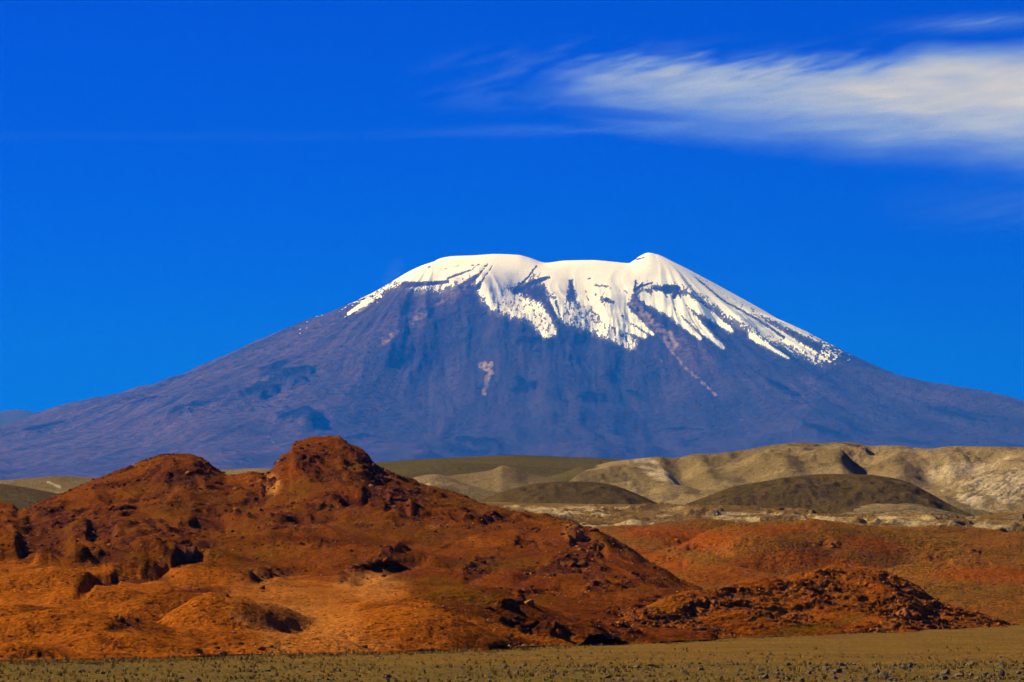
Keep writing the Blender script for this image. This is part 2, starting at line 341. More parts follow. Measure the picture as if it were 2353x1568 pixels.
    for pts, w0, w1, g in [([(1122, 606), (1100, 632), (1060, 662)], 4, 12, 3.4), ([(1132, 612), (1112, 640), (1098, 660)], 3, 9, 3.2), ([(1233, 611), (1212, 640), (1180, 668)], 1.5, 4, 4), ([(1262, 638), (1222, 650), (1185, 672)], 7, 8, 3.2),
                           ([(930, 655), (985, 652), (1030, 648)], 11, 7, 2.3), ([(985, 616), (1008, 606)], 4, 3, 2.3), ([(1010, 620), (1035, 617), (1058, 610)], 3.5, 2, 2.2), ([(1085, 611), (1112, 607)], 4, 3, 2.4), ([(1030, 640), (1080, 622), (1100, 610)], 6, 4, 1.9), ([(1310, 648), (1318, 680)], 7, 7, 2.8),
                           ([(1462, 645), (1458, 668)], 2.5, 5, 4), ([(1478, 650), (1465, 664)], 2, 5, 4), ([(1475, 658), (1500, 650)], 4, 2, 3), ([(1530, 664), (1555, 664), (1548, 685)], 14, 8, 4), ([(1352, 642), (1358, 640)], 4, 3, 4), ([(1340, 650), (1352, 690)], 2, 2, 3), ([(1395, 690), (1410, 695)], 10, 9, 2.6),
                           ([(1460, 598), (1480, 592)], 6, 4, 3.5), ([(1370, 655), (1400, 660), (1440, 672)], 9, 8, 1.9), ([(1600, 640), (1660, 690), (1740, 735), (1800, 775)], 4, 7, 2.3), ([(1600, 630), (1700, 700), (1800, 757), (1880, 800)], 13, 16, 1.7), ([(1505, 660), (1540, 672)], 8, 9, 1.6)]:
        S = S - g * np.clip(capsule(px + 2.5 * fbm(xu / 25, zu / 40, 3, 51), py, pts, 0.8 * w0, 0.75 * w1) * 1.6, 0, 1)
    zu = Z / U
    sl = np.clip(dx / (np.abs(dx) + np.abs(dy) + 1), -1, 1)          # fall line: flecks run down the slope
    xa = xu - sl * (2400 - zu) * 0.9
    dust = ss(870, 980, px) * (1 - ss(1800, 1950, px)) * ss(-1.5, 0.6, S + 0.9 * fbm(xu / 22, zu / 50, 3, 52)) * front
    nz = fbm(fl * 40 + 2 * wob, ru / 130, 3, 41); nz2 = fbm(xa / 22, zu / 42, 4, 44, 0.65); nz3 = fbm(xa / 5.0, zu / 17, 3, 48, 0.8)
    S = S + 0.75 * nz + 1.0 * nz2 + 1.5 * nz3
    S = np.where(front, S, (Z / U - 1900) / 150.0)
    snowv = S
    # mineral streaks
    pale = np.zeros_like(Z)
    for pts, w0, w1, g in [([(1085, 650), (1010, 695), (930, 755), (880, 785)], 8, 14, 0.5), ([(1040, 680), (960, 725), (930, 745)], 2, 3, 0.6), ([(1110, 840), (1128, 848), (1120, 872), (1112, 905)], 17, 9, 0.66), ([(1128, 834), (1132, 858)], 8, 7, 0.75), ([(1108, 935), (1118, 965)], 7, 7, 0.35),
                           ([(1455, 695), (1500, 745), (1548, 790)], 18, 22, 0.55), ([(1540, 765), (1546, 795)], 10, 6, 0.65), ([(1520, 780), (1570, 840), (1645, 908)], 5, 6, 0.62), ([(1645, 908), (1720, 980)], 6, 6, 0.3), ([(600, 985), (640, 1030)], 2, 2, 0.6), ([(900, 770), (880, 790)], 12, 8, 0.55), ([(850, 700), (815, 722)], 5, 3, 0.8), ([(1460, 780), (1520, 830)], 6, 8, 0.35)]:
        pale = np.maximum(pale, g * np.clip(capsule(px, py, pts, w0, w1) * 1.6, 0, 1))
    pale = 1.0 * pale * np.clip(0.9 + 0.8 * fbm(xu / 30, zu / 40, 3, 59), 0, 1.2)
    pale = np.clip(pale + 0.10 * fbm(fl * 14, ru / 1500, 3, 60), 0, 1) * front
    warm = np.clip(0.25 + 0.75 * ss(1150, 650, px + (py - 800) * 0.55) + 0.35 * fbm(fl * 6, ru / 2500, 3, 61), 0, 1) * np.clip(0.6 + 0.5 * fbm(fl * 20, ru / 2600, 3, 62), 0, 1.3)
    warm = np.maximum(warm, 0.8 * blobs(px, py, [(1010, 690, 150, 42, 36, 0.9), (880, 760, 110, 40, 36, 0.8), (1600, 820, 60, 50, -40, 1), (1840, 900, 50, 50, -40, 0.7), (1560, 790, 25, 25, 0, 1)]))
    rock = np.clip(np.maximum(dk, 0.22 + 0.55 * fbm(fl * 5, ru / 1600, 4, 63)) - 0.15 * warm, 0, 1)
    return Z, dict(olive=warm, rock=rock, pale=pale, dust=dust), snowv
def build_volcano():
    x_in = np.linspace(-60, 2420, 720)
    xs = np.concatenate([np.linspace(-1100, -60, 36)[:-1], x_in, np.linspace(2420, 3500, 36)[1:]])
    dep = U * np.concatenate([np.linspace(14500, 20000, 30)[:-1], np.linspace(20000, 23600, 76)[:-1], np.linspace(23600, 26000, 100), np.linspace(26000, 26600, 8)[1:], np.linspace(26600, 33000, 14)[1:]])
    Y = np.repeat(dep[:, None], len(xs), 1)
    X = (xs[None, :] - CX) / F * Y
    Z, A, sv = volcano_field(X, Y)
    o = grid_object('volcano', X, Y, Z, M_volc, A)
    tag(o, 'broad blue grey volcano with a snow covered flat summit', kind='structure')
    # the snow lies on a finer net over the upper cone
    xs = np.concatenate([np.linspace(640, 860, 110)[:-1], np.linspace(860, 1900, 700), np.linspace(1900, 2120, 100)[1:]])
    dep = U * np.concatenate([np.linspace(23900, 25000, 90)[:-1], np.linspace(25000, 25750, 110)[:-1], np.linspace(25750, 26000, 22), np.linspace(26000, 26700, 14)[1:]])
    Y = np.repeat(dep[:, None], len(xs), 1); X = (xs[None, :] - CX) / F * Y
    Z, A, sv = volcano_field(X, Y)
    keep = (sv[:-1, :-1] + sv[1:, :-1] + sv[:-1, 1:] + sv[1:, 1:]) > 0
    sn = grid_object('snow_cap', X, Y, Z + 5 + np.clip(sv, 0, 2) * 2, M_snow, parent=o, keep=keep)
    sn['label'] = 'pale snow cap with ragged tongues running down the gullies'
build_volcano()

# ------------------------------------------------------------------ generic hill from its skyline
def near(D): return D if D > 20000 or D < 1800 else 1800 + (D - 1800) * 0.4       # the hills stand close behind the flats
def hill(name, sil, depth, Lf, Lb, mat, label, power=1.3, cols=180, rf=60, rb=14, noise=(), rock=0.1, olive=0.2, pale=0.0, base=None, extra=None, tilt=0.0, seed=1):
    if depth < 20000:
        depth = near(depth); Lf *= 0.5; Lb *= 0.5; noise = [(a * 0.6, lx * 0.6, ly * 0.5, o_, k_) for a, lx, ly, o_, k_ in noise]
    if depth < 20000: sil = [(sil[0][0] - 90, 1180)] + sil + [(sil[-1][0] + 90, 1180)]
    x0, x1 = sil[0][0], sil[-1][0]
    xs = np.linspace(x0, x1, cols)
    dep = (pch(depth, xs) if isinstance(depth, list) else depth + tilt * (xs - 0.5 * (x0 + x1)))
    t = np.concatenate([-np.linspace(1, 0, rf) ** 1.15, np.linspace(0, 1, rb)[1:]])[:, None]
    Y = dep[None, :] + np.where(t < 0, t * Lf, t * Lb)
    X = (xs[None, :] - CX) / F * Y
    ys = pch(sil, xs); Zs = hgt(ys, dep)
    g = ground_z(Y) - 4
    q = np.abs(t)
    prof = (1 - q ** power) * (1 - 0.35 * ss(0.55, 1.0, q)) if power < 3 else 0.5 + 0.5 * np.cos(np.pi * q)
    Z = g + (Zs[None, :] - g) * prof
    crest = ss(0.0, 0.14, q)
    for (amp, lx, ly, octv, kind) in noise:
        n = fbm(X / lx, Y / ly, octv, seed + 3) if kind == 'f' else ridged(X / lx, Y / ly, octv, seed + 5) - 0.55
        Z = Z + amp * n * (0.2 + 0.8 * crest)
    Z = np.minimum(Z, CH + (Zs[None, :] - CH) * Y / dep[None, :])        # nothing stands above the skyline
    px, py = proj(X, Y, Z)
    A = dict(rock=np.clip(rock + 0.25 * fbm(X / (Lf / 5), Y / (Lf / 5), 3, seed + 8), 0, 1), olive=np.clip(olive + 0.4 * fbm(X / (Lf / 4), Y / (Lf / 4), 3, seed + 9), 0, 1), pale=np.full_like(X, pale))
    if extra: Z = extra(A, X, Y, Z, px, py)
    return tag(grid_object(name, X, Y, Z, mat, A), label, kind='structure')

hill('mountain', [(-400, 1010), (-150, 975), (-60, 955), (0, 946), (40, 941), (80, 947), (120, 956), (180, 970), (300, 1000), (420, 1030)], 93000, 7000, 5000, M_far, 'low blue mountain on the skyline at the far left', cols=120, rf=40, noise=[(160, 2600, 2600, 4, 'f')])

# ------------------------------------------------------------------ tan hills before the volcano
def ex_left(A, X, Y, Z, px, py):
    A['pale'] = 0.75 * np.clip(np.maximum(capsule(px, py, [(110, 1108), (138, 1120)], 4, 5), capsule(px, py, [(245, 1100), (275, 1112)], 4, 5)) * 2, 0, 1)
    A['pale'] = np.maximum(A['pale'], 0.7 * np.clip(capsule(px, py, [(400, 1098), (440, 1088)], 3, 3) * 2, 0, 1))
    return Z
hill('hill', [(-400, 1112), (-200, 1110), (0, 1104), (60, 1100), (140, 1094), (200, 1097), (260, 1104), (330, 1105), (420, 1092), (520, 1079), (600, 1077), (680, 1085), (800, 1110)], 7600, 1500, 1500, M_tan, 'long tan hill at the foot of the volcano left of the rocky peaks', cols=280, rf=50, noise=[(14, 260, 420, 4, 'f')], extra=ex_left, olive=0.35, seed=3)
hill('hill', [(-400, 1090), (-150, 1103), (0, 1112), (50, 1119), (110, 1130), (180, 1142), (260, 1150)], 6000, 700, 600, M_dark, 'small dark olive hill at the left edge below the tan hill', cols=80, rf=30, noise=[(5, 120, 160, 3, 'f')], olive=0.8, seed=4)
hill('hill', [(560, 1110), (700, 1078), (880, 1062), (960, 1056), (1100, 1049), (1180, 1046), (1300, 1050), (1420, 1056), (1520, 1068), (1600, 1090), (1680, 1115)], 9000, 2300, 1600, M_grey, 'long dark grey hill right behind the tall rocky peak', cols=300, rf=60, noise=[(10, 420, 600, 4, 'f')], olive=0.3, seed=5)

def ex_range(A, X, Y, Z, px, py):
    # hollows that cut into the range, each with one side turned from the sun
    for (cx, cy_, w, ln, dep) in [(1572, 1084, 46, 34, 13), (1985, 1052, 60, 36, 17), (1740, 1085, 70, 46, 9), (2150, 1080, 90, 40, 11), (1660, 1066, 60, 40, 8), (1850, 1060, 50, 30, 8), (2250, 1060, 70, 30, 10)]:
        dx = (px - cx - 0.35 * (py - cy_)) / w
        cut = np.where(dx < 0, ss(-1.1, 0, dx) , 1 - ss(0, 1.5, dx))
        Z = Z - dep * cut * np.exp(-((py - cy_) / ln) ** 2) * ss(1012, 1045, py)
    A['pale'] = np.maximum((0.45 + 0.4 * fbm(X / 40, Y / 90, 3, 75)) * blobs(px, py, [(1500, 1078, 70, 26, -32, 1.3), (1545, 1090, 30, 22, -30, 1.3), (2260, 1070, 190, 40, 0, 1), (1900, 1075, 120, 20, 0, 0.6), (1700, 1085, 90, 16, 0, 0.5)]), 0.5 * np.clip(np.maximum(capsule(px, py, [(1760, 1075), (1850, 1072), (1930, 1082)], 4, 4), capsule(px, py, [(1560, 1055), (1600, 1080), (1640, 1100)], 4, 3)), 0, 1))
    A['rock'] = np.maximum(A['rock'], 0.45 * blobs(px, py, [(1480, 1072, 60, 20, -30, 1)]))
    return Z
hill('hill', [(1330, 1090), (1400, 1062), (1450, 1056), (1500, 1051), (1560, 1045), (1640, 1036), (1720, 1030), (1780, 1022), (1840, 1017), (1890, 1019), (1950, 1014), (2010, 1020), (2060, 1023), (2130, 1029), (2200, 1024), (2353, 1028), (2480, 1035), (2700, 1060)], 8200, 2600, 1500, M_tan, 'long tan hill range at the right under the volcano', cols=560, rf=120, noise=[(22, 380, 900, 3, 'f'), (14, 170, 640, 3, 'r'), (4.0, 52, 240, 3, 'r'), (1.6, 18, 34, 3, 'f')], extra=ex_range, olive=0.3, seed=6)
hill('hill', [(1225, 1112), (1266, 1096), (1310, 1081), (1345, 1071), (1375, 1072), (1410, 1082), (1450, 1094), (1500, 1106), (1560, 1122)], 7200, 800, 500, M_grey, 'low tan mound with a lit top in front of the dark grey hill', cols=120, rf=40, noise=[(5, 180, 220, 3, 'f')], seed=7)
hill('hill', [(985, 1112), (1026, 1095), (1080, 1088), (1130, 1080), (1155, 1070), (1182, 1075), (1216, 1088), (1270, 1100), (1320, 1114)], 6700, 700, 500, M_tan, 'pointed tan mound above the two low mounds at centre', cols=130, rf=40, noise=[(5, 160, 200, 3, 'f')], seed=8, olive=0.3)
def ex_b2(A, X, Y, Z, px, py):
    A['pale'] = 0.6 * blobs(px, py, [(985, 1118, 14, 9, -50, 1), (1075, 1120, 30, 4, 0, 0.4)]); return Z
hill('hill', [(840, 1128), (900, 1114), (935, 1102), (970, 1093), (1000, 1089), (1026, 1094), (1060, 1107), (1110, 1124), (1180, 1140), (1230, 1150)], 6000, 700, 500, M_tan, 'rounded pale tan mound beside the right slope of the tall rocky peak', cols=150, rf=44, noise=[(6, 130, 180, 4, 'f')], extra=ex_b2, olive=0.25, seed=9)
hill('hill', [(1455, 1150), (1480, 1136), (1500, 1125), (1531, 1113), (1569, 1115), (1607, 1126), (1650, 1145), (1680, 1158)], 5800, 420, 400, M_tan, 'small light green tan dome between the two dark hills', cols=110, rf=36, noise=[(5, 90, 120, 4, 'f')], olive=0.5, seed=10)
def ex_pale(A, X, Y, Z, px, py):
    A['pale'] = np.clip(0.6 * blobs(px, py, [(2290, 1125, 190, 54, 12, 1)]) + 0.4 * fbm(X / 15, Y / 45, 3, 71), 0, 0.9)
    gl = ridged((X - 0.35 * Y) / 9, (Y) / 150, 3, 72) - 0.5
    return Z - 3.5 * gl * blobs(px, py, [(2230, 1120, 90, 30, 30, 1), (2330, 1115, 60, 40, 20, 1)])
hill('hill', [(2060, 1175), (2100, 1152), (2150, 1126), (2200, 1106), (2260, 1089), (2320, 1076), (2400, 1066), (2520, 1060), (2700, 1075)], 6400, 1000, 700, M_tan, 'pale gullied hill at the right edge beside the large dark hill', cols=240, rf=90, noise=[(10, 120, 260, 4, 'r'), (3, 25, 40, 3, 'f')], extra=ex_pale, olive=0.1, seed=11)
hill('hill', [(1085, 1156), (1105, 1149), (1155, 1130), (1199, 1118), (1243, 1110), (1301, 1107), (1360, 1108), (1404, 1114), (1433, 1123), (1477, 1141), (1515, 1158), (1545, 1168)], 5200, 520, 400, M_dark, 'low dark brown dome left of the large dark hill', cols=170, rf=40, noise=[(4, 90, 120, 3, 'f'), (4, 50, 180, 3, 'r'), (1.8, 16, 30, 3, 'f')], olive=0.25, seed=12)
def ex_dark(A, X, Y, Z, px, py):
    A['olive'] = np.maximum(A['olive'], 0.7 * blobs(px, py, [(2050, 1140, 90, 30, -20, 1)]))
    A['pale'] = 0.35 * blobs(px, py, [(2060, 1165, 60, 5, 4, 1), (2110, 1160, 40, 5, -20, 1)])
    return Z
hill('hill', [(1540, 1172), (1580, 1157), (1640, 1135), (1690, 1117), (1750, 1107), (1800, 1098), (1850, 1092), (1920, 1089), (1990, 1091), (2040, 1096), (2080, 1106), (2130, 1130), (2180, 1158), (2220, 1177), (2260, 1190)], 5200, 620, 450, M_dark, 'large smooth dark brown hill in front of the tan range', cols=300, rf=56, noise=[(9, 170, 240, 3, 'f'), (6, 55, 200, 3, 'r'), (2.2, 16, 30, 3, 'f')], extra=ex_dark, olive=0.3, seed=13)
hill('hill', [(1880, 1190), (1950, 1166), (2010, 1157), (2080, 1156), (2140, 1166), (2200, 1180), (2260, 1192)], 4750, 330, 250, M_tan, 'low tan fan at the foot of the large dark hill', cols=110, rf=26, noise=[(3, 60, 60, 3, 'f')], olive=0.6, seed=14)

# ------------------------------------------------------------------ pale eroded badlands
def build_pale():
    xs = np.linspace(960, 2560, 460)
    e3 = pch([(960, 1152), (1115, 1155), (1300, 1158), (1600, 1161), (1758, 1169), (1871, 1177), (2022, 1195), (2200, 1200), (2560, 1206)], xs)
    one = np.ones_like(xs)
    cv = []
    for D, y in ((2130, 1250), (2280, 1236), (2400, 1222), (2560, 1200), (2780, None), (2960, None), (3120, None)):
        if y is None: z = hgt(e3, 2780) - {2780: 0, 2960: -1, 3120: 14}[D]
        else: z = np.minimum(hgt(y, D) * one, hgt(e3 + (2780 - D) * 0.03, D))
        cv.append((D * one, z))
    X, Y, Z = loft(xs, cv, [24, 40, 56, 50, 12, 8])
    wx = X + 36 * fbm(X / 130, Y / 130, 3, 81); wy = Y + 36 * fbm(X / 150, Y / 110, 3, 84)
    # benches that break off in short gullied banks
    st = fbm(wx / 230, wy / 120, 4, 85)
    lev = st * 3.2; fr = lev - np.floor(lev)
    step = np.floor(lev) + ss(0.55, 0.98, fr)
    on = ss(2150, 2280, Y) * (1 - ss(2680, 2780, Y))
    Z = Z + on * 3.4 * step + on * 4.5 * (ridged(wx / 22, wy / 40, 4, 88) - 0.5) + 0.6 * on * fbm(X / 8, Y / 8, 3, 90)
    px, py = proj(X, Y, Z)
    bank = ss(0.45, 0.70, fr) * (1 - ss(0.92, 1.0, fr))
    mott = fbm(X / 18, Y / 22, 4, 94, 0.6)
    pale = np.clip(bank * (0.4 + 0.9 * fbm(X / 55, Y / 60, 3, 92)) + 0.02 + 0.4 * mott, 0, 0.9) * on
    pale = np.maximum(pale, np.clip(0.85 * blobs(px, py, [(1250, 1172, 110, 14, -6, 1), (1330, 1168, 60, 9, 0, 1), (1700, 1192, 110, 8, -4, 0.9), (1560, 1180, 80, 6, 8, 0.7), (2030, 1220, 60, 6, 10, 0.8), (2190, 1222, 26, 10, -30, 0.9), (2150, 1188, 60, 4, 2, 0.9)]) + 0.75 * mott - 0.2, 0, 0.85) * (mott > -2))
    pale = np.where(pale > 0.9, 0.9, pale) * ss(1140, 1160, py)
    olive = np.clip(0.15 + 0.5 * blobs(px, py, [(2250, 1215, 160, 16, 0, 1), (1500, 1222, 120, 8, 0, 0.8)]), 0, 1)
    o = grid_object('badlands', X, Y, Z, M_pale, dict(pale=pale, olive=olive, rock=np.clip(0.12 + 0.3 * fbm(X / 34, Y / 34, 3, 95), 0, 1)))
    tag(o, 'band of pale eroded clay terraces between the red flats and tan hills', kind='structure')
build_pale()

# ------------------------------------------------------------------ tools for the near hills
def bump_up(X, Y, Z, px, py, lst):
    """mounds: picture position of the centre, lateral radius, front radius, back radius (m), height (m), twist"""
    for (x, y, rx, rfr, rbk, h, ang) in lst:
        k = np.argmin((px - x) ** 2 + (2.0 * (py - y)) ** 2); cx, cy_ = X.flat[k], Y.flat[k]
        a = math.radians(ang); dx, dy = X - cx, Y - cy_
        u = dx * math.cos(a) + dy * math.sin(a); v = -dx * math.sin(a) + dy * math.cos(a)
        q = np.hypot(u / rx, v / np.where(v < 0, rfr, rbk))
        Z = Z + h * (1 - np.clip(q, 0, 1) ** 2) ** 1.5
    return Z

def scarp(X, Y, Z, px, py, pts, drop, wall, flat, rec):
    """a bank that faces the viewer: ground just in front of the picture line is lowered, then recovers"""
    p = np.asarray(pts, float)
    e = pch(pts, px) + 5 * fbm(px / 50, py / 60, 3, int(p[0, 0]) % 50) + 1.5 * fbm(px / 18, py / 14, 2, 8)
    d = py - e
    end = ss(p[0, 0], p[0, 0] + 0.22 * (p[-1, 0] - p[0, 0]), px) * (1 - ss(p[-1, 0] - 0.22 * (p[-1, 0] - p[0, 0]), p[-1, 0], px))
    f = ss(0, 1.5 * wall, d) * (1 - ss(1.3 * flat, 1.3 * flat + rec, d)) * end
    return Z - 0.58 * drop * f * (0.85 + 0.3 * fbm(X / 60, Y / 60, 2, 7)), f

def jitter(X, Y, Z, m, s, seed):
    # slight sideways shove of the rock so that steep faces do not run in straight ribs
    a = fbm(X / (7 * s) + Z / (9 * s), Z / (4.5 * s), 2, seed); b = fbm(X / (6 * s), Z / (4.0 * s) + Y / (20 * s), 2, seed + 9)
    return X + 0.9 * s * m * a, Y - 1.5 * s * m * b
def rock_relief(X, Y, m, s, seed):
    """slabby relief for mask m: ribs of rock that climb to the right, lit on the left and dark on the right"""
    wb = 3.0 * s * fbm(X / (14 * s), Y / (20 * s), 3, seed)
    u = (X * 0.55 + Y * 0.83 + wb) / s; v = (X * 0.83 - Y * 0.55 + wb) / s
    a = fbm(u / 34, v / 11, 3, seed + 1); b = ridged(u / 22, v / 6.5, 3, seed + 4) - 0.5; c = ridged(u / 9.0, v / 3.4, 2, seed + 7) - 0.5
    t = a * 4; t = (np.floor(t) + ss(0.2, 0.9, t - np.floor(t))) / 4
    d = ridged(X / (7.5 * s), Y / (9 * s), 2, seed + 11) - 0.5
    return m * s * (2.6 * t + 2.3 * b + 1.0 * c + 0.8 * d)

# ------------------------------------------------------------------ red flats right of the rocky peaks
def build_right():
    xs = np.linspace(950, 2580, 500); one = np.ones_like(xs)
    tab = [(1080, 1440), (1320, 1388), (1560, 1325), (1780, 1274), (1980, 1240), (2110, 1232), (2240, 1250), (2400, 1272)]
    dy = pch([(950, 0), (1600, 0), (2353, 6), (2580, 6)], xs)
    cv = [(D * one, hgt(y + dy, D)) for D, y in tab]
    cv[0] = (1080 * one, -2.0 * one)
    X, Y, Z = loft(xs, cv, [36, 56, 60, 50, 24, 6, 6])
    px, py = proj(X, Y, Z)
    Z = bump_up(X, Y, Z, px, py, [(x_, y_, a_, b_, c_, 1.5 * h_, g_) for x_, y_, a_, b_, c_, h_, g_ in [(1820, 1300, 56, 80, 90, 11, 0), (1890, 1256, 40, 40, 60, 7, 0), (1520, 1262, 50, 70, 80, 7, 0), (1700, 1310, 40, 50, 60, 5, 0), (1560, 1300, 40, 40, 60, 5, 0), (1450, 1275, 36, 40, 50, 4, 0), (1640, 1350, 36, 36, 50, 4, 0), (2000, 1300, 50, 60, 60, 5, 0), (2220, 1335, 50, 40, 60, 4, 0), (1640, 1330, 40, 60, 90, 5, 0), (1760, 1222, 70, 60, 90, 5, 0),
                                  (2150, 1300, 50, 60, 90, 5, 0), (2330, 1315, 70, 60, 120, 4, 0), (2280, 1352, 60, 80, 100, 3, 0), (2330, 1262, 80, 80, 120, 5, 0), (2100, 1232, 70, 60, 80, 4, 0), (2353, 1395, 60, 60, 100, 2, 0), (1480, 1230, 60, 60, 80, 4, 0)]])
    px, py = proj(X, Y, Z)
    Z, f1 = scarp(X, Y, Z, px, py, [(1570, 1246), (1600, 1240), (1640, 1244), (1690, 1250)], 8, 12, 14, 14)
    Z, f2 = scarp(X, Y, Z, px, py, [(1520, 1280), (1545, 1278), (1580, 1284)], 3, 5, 5, 8)
    rk = blobs(px, py, [(1900, 1250, 80, 10, 0, 1), (2150, 1290, 45, 14, -12, 1), (1690, 1300, 70, 12, 16, 0.6), (1560, 1260, 40, 20, 0, 0.8), (2240, 1272, 22, 6, 0, 0.8), (1600, 1250, 70, 14, 0, 0.4)])
    rk = np.clip(rk * (0.75 + 0.6 * fbm(X / 14, Y / 22, 3, 102)) + 0.16 * fbm(X / 40, Y / 60, 3, 103), 0, 1)
    Z = Z + 2.0 * fbm(X / 50, Y / 60, 4, 104) + 4.5 * (ridged((X + 0.3 * Y) / 130, (Y - 0.2 * X) / 95, 3, 114) - 0.55) * ss(1120, 1300, Y) + 0.35 * fbm(X / 5, Y / 7, 3, 106) + rock_relief(X, Y, rk, 0.75, 107)
    px, py = proj(X, Y, Z)
    red = blobs(px, py, [(1780, 1218, 110, 10, 3, 0.8), (1790, 1290, 160, 30, 6, 0.8), (1600, 1240, 110, 30, 0, 1), (1500, 1290, 120, 30, -8, 0.9), (1650, 1320, 110, 26, 6, 0.8), (2280, 1320, 160, 22, -2, 0.75), (1930, 1300, 120, 20, -8, 0.9), (2000, 1250, 100, 20, -10, 0.6), (1500, 1225, 90, 18, 0, 0.9)])
    rock = np.maximum(rk * 0.8, 0)
    # 'pale' carries the warm red earth on these flats, 'olive' the brown scrub
    olive = np.clip(0.40 + 0.9 * fbm(X / 60, Y / 80, 4, 108) + 0.6 * blobs(px, py, [(2260, 1370, 190, 24, 0, 1), (2050, 1230, 220, 18, -4, 1), (1560, 1320, 70, 24, -12, 1)]) - red, 0, 1)
    X, Y = jitter(X, Y, Z, np.maximum(rk, f1), 0.9, 198)
    o = grid_object('red_flats', X, Y, Z, M_right, dict(rock=np.maximum(rock, f1 * 0.8), olive=olive, pale=np.zeros_like(X), red=np.clip(red + 0.25 * fbm(X / 60, Y / 90, 3, 109), 0, 1)))
    tag(o, 'rust and brown rolling flats with low mounds right of the rocky peaks', kind='structure')
    return X, Y, Z, rk
add_layer(M_right, 'red', (0.27, 0.058, 0.004, 1), 0.85)      # rust-red earth where the flats are bare
RIGHT = build_right()

# ------------------------------------------------------------------ rocky massif with two peaks and its orange foothills
def build_massif():
    xs = np.linspace(-170, 1760, 720); one = np.ones_like(xs)
    y0 = pch([(-170, 1543), (0, 1538), (300, 1530), (630, 1520), (800, 1515), (940, 1510), (1200, 1500), (1450, 1490), (1760, 1477)], xs)
    D0 = (CH + 0.8) * F / (y0 - HY)
    c1 = (pch([(-170, 780), (740, 790), (1200, 830), (1450, 880), (1760, 905)], xs), pch([(-170, 1425), (500, 1412), (900, 1410), (1200, 1420), (1450, 1432), (1760, 1452)], xs))
    c2 = (pch([(-170, 1100), (740, 1130), (1200, 1080), (1560, 1010), (1760, 965)], xs), pch([(-170, 1300), (0, 1292), (300, 1288), (500, 1292), (700, 1310), (900, 1318), (1200, 1338), (1400, 1362), (1600, 1402), (1760, 1436)], xs))
    c3 = (pch([(-170, 1330), (0, 1360), (740, 1400), (1200, 1300), (1560, 1150), (1760, 1060)], xs), pch([(-170, 1260), (0, 1238), (60, 1225), (200, 1205), (400, 1180), (530, 1190), (740, 1165), (900, 1195), (1000, 1212), (1200, 1248), (1400, 1292), (1560, 1362), (1760, 1426)], xs))
    sil = pch([(-170, 1225), (-60, 1180), (0, 1158), (25, 1160), (45, 1175), (65, 1170), (90, 1150), (130, 1137), (180, 1118), (240, 1098), (290, 1080), (330, 1065), (370, 1052), (410, 1047), (440, 1051), (470, 1065), (500, 1083), (525, 1093), (560, 1090), (600, 1085), (624, 1076), (636, 1058), (650, 1044), (666, 1038), (672, 1022),
                   (700, 1011), (740, 1003), (775, 1005), (810, 1024), (840, 1042), (858, 1062), (880, 1078), (900, 1090), (930, 1105), (960, 1117), (1010, 1130), (1060, 1146), (1120, 1165), (1200, 1185), (1280, 1195), (1310, 1200), (1345, 1214), (1380, 1228), (1420, 1252), (1455, 1268), (1490, 1292), (1525, 1306), (1560, 1330), (1600, 1346), (1640, 1372), (1700, 1394), (1760, 1418)], xs)
    dS = pch([(-170, 1500), (0, 1580), (60, 1600), (400, 1660), (525, 1620), (740, 1720), (1000, 1650), (1200, 1560), (1400, 1440), (1560, 1300), (1760, 1150)], xs)
    zS = hgt(sil, dS)
    cv = [(D0, -0.8 * one), (c1[0], hgt(c1[1], c1[0])), (c2[0], hgt(c2[1], c2[0])), (c3[0], hgt(c3[1], c3[0])), (dS, zS), (dS + 90, zS - 14), (dS + 420, np.minimum(zS - 45, 6)), (dS + 700, -6 * one)]
    X, Y, Z = loft(xs, cv, [90, 90, 100, 130, 10, 5, 3])
    py = proj(X, Y, Z)[1]; px = proj(X, Y, Z)[0]
    crest = ss(0.0, 55.0, dS[None, :] - Y)
    # mounds of the foothills, spurs of the slope
    Z = bump_up(X, Y, Z, px, py, [(x_, y_, a_, (0.62 if y_ > 1280 else 1) * b_, c_, h_ * ((2.1 if x_ < 900 else 1.3) if y_ > 1280 else 1.0), g_) for x_, y_, a_, b_, c_, h_, g_ in [
        (90, 1300, 40, 26, 60, 4.2, 0), (330, 1282, 36, 20, 40, 2.0, 0), (40, 1360, 30, 30, 50, 2.2, 0), (250, 1362, 40, 30, 40, 0.9, 0), (420, 1345, 26, 26, 50, 1.3, 0), (500, 1340, 26, 20, 40, 1.6, 0), (200, 1400, 26, 30, 40, 2.0, 0),
        (380, 1425, 20, 26, 40, 2.6, -10), (510, 1450, 15, 24, 40, 3.4, -16), (140, 1470, 22, 26, 46, 2.8, 0), (30, 1430, 18, 20, 40, 1.8, 0), (30, 1515, 12, 16, 30, 1.5, 0), (270, 1495, 16, 16, 40, 1.6, 0),
        (1000, 1420, 30, 46, 60, 3.2, 0), (1150, 1452, 34, 30, 50, 2.6, 0), (960, 1470, 22, 22, 50, 2.4, 0), (1250, 1466, 26, 22, 46, 1.8, 0), (1090, 1490, 16, 16, 40, 1.2, 0), (1380, 1462, 22, 26, 40, 2.2, 0),
        (740, 1120, 50, 160, 90, 4, 0), (410, 1130, 55, 150, 90, 3, 0), (900, 1180, 40, 90, 90, 5, 0), (1290, 1300, 40, 50, 60, 1.8, 18), (1130, 1330, 46, 60, 80, 1.8, 24), (90, 1230, 26, 50, 80, 6, 0), (620, 1250, 50, 80, 100, 4, 0), (1330, 1235, 22, 40, 40, 4, 0), (1000, 1230, 40, 60, 90, 4, 26), (860, 1300, 36, 60, 70, 3, 26)]])
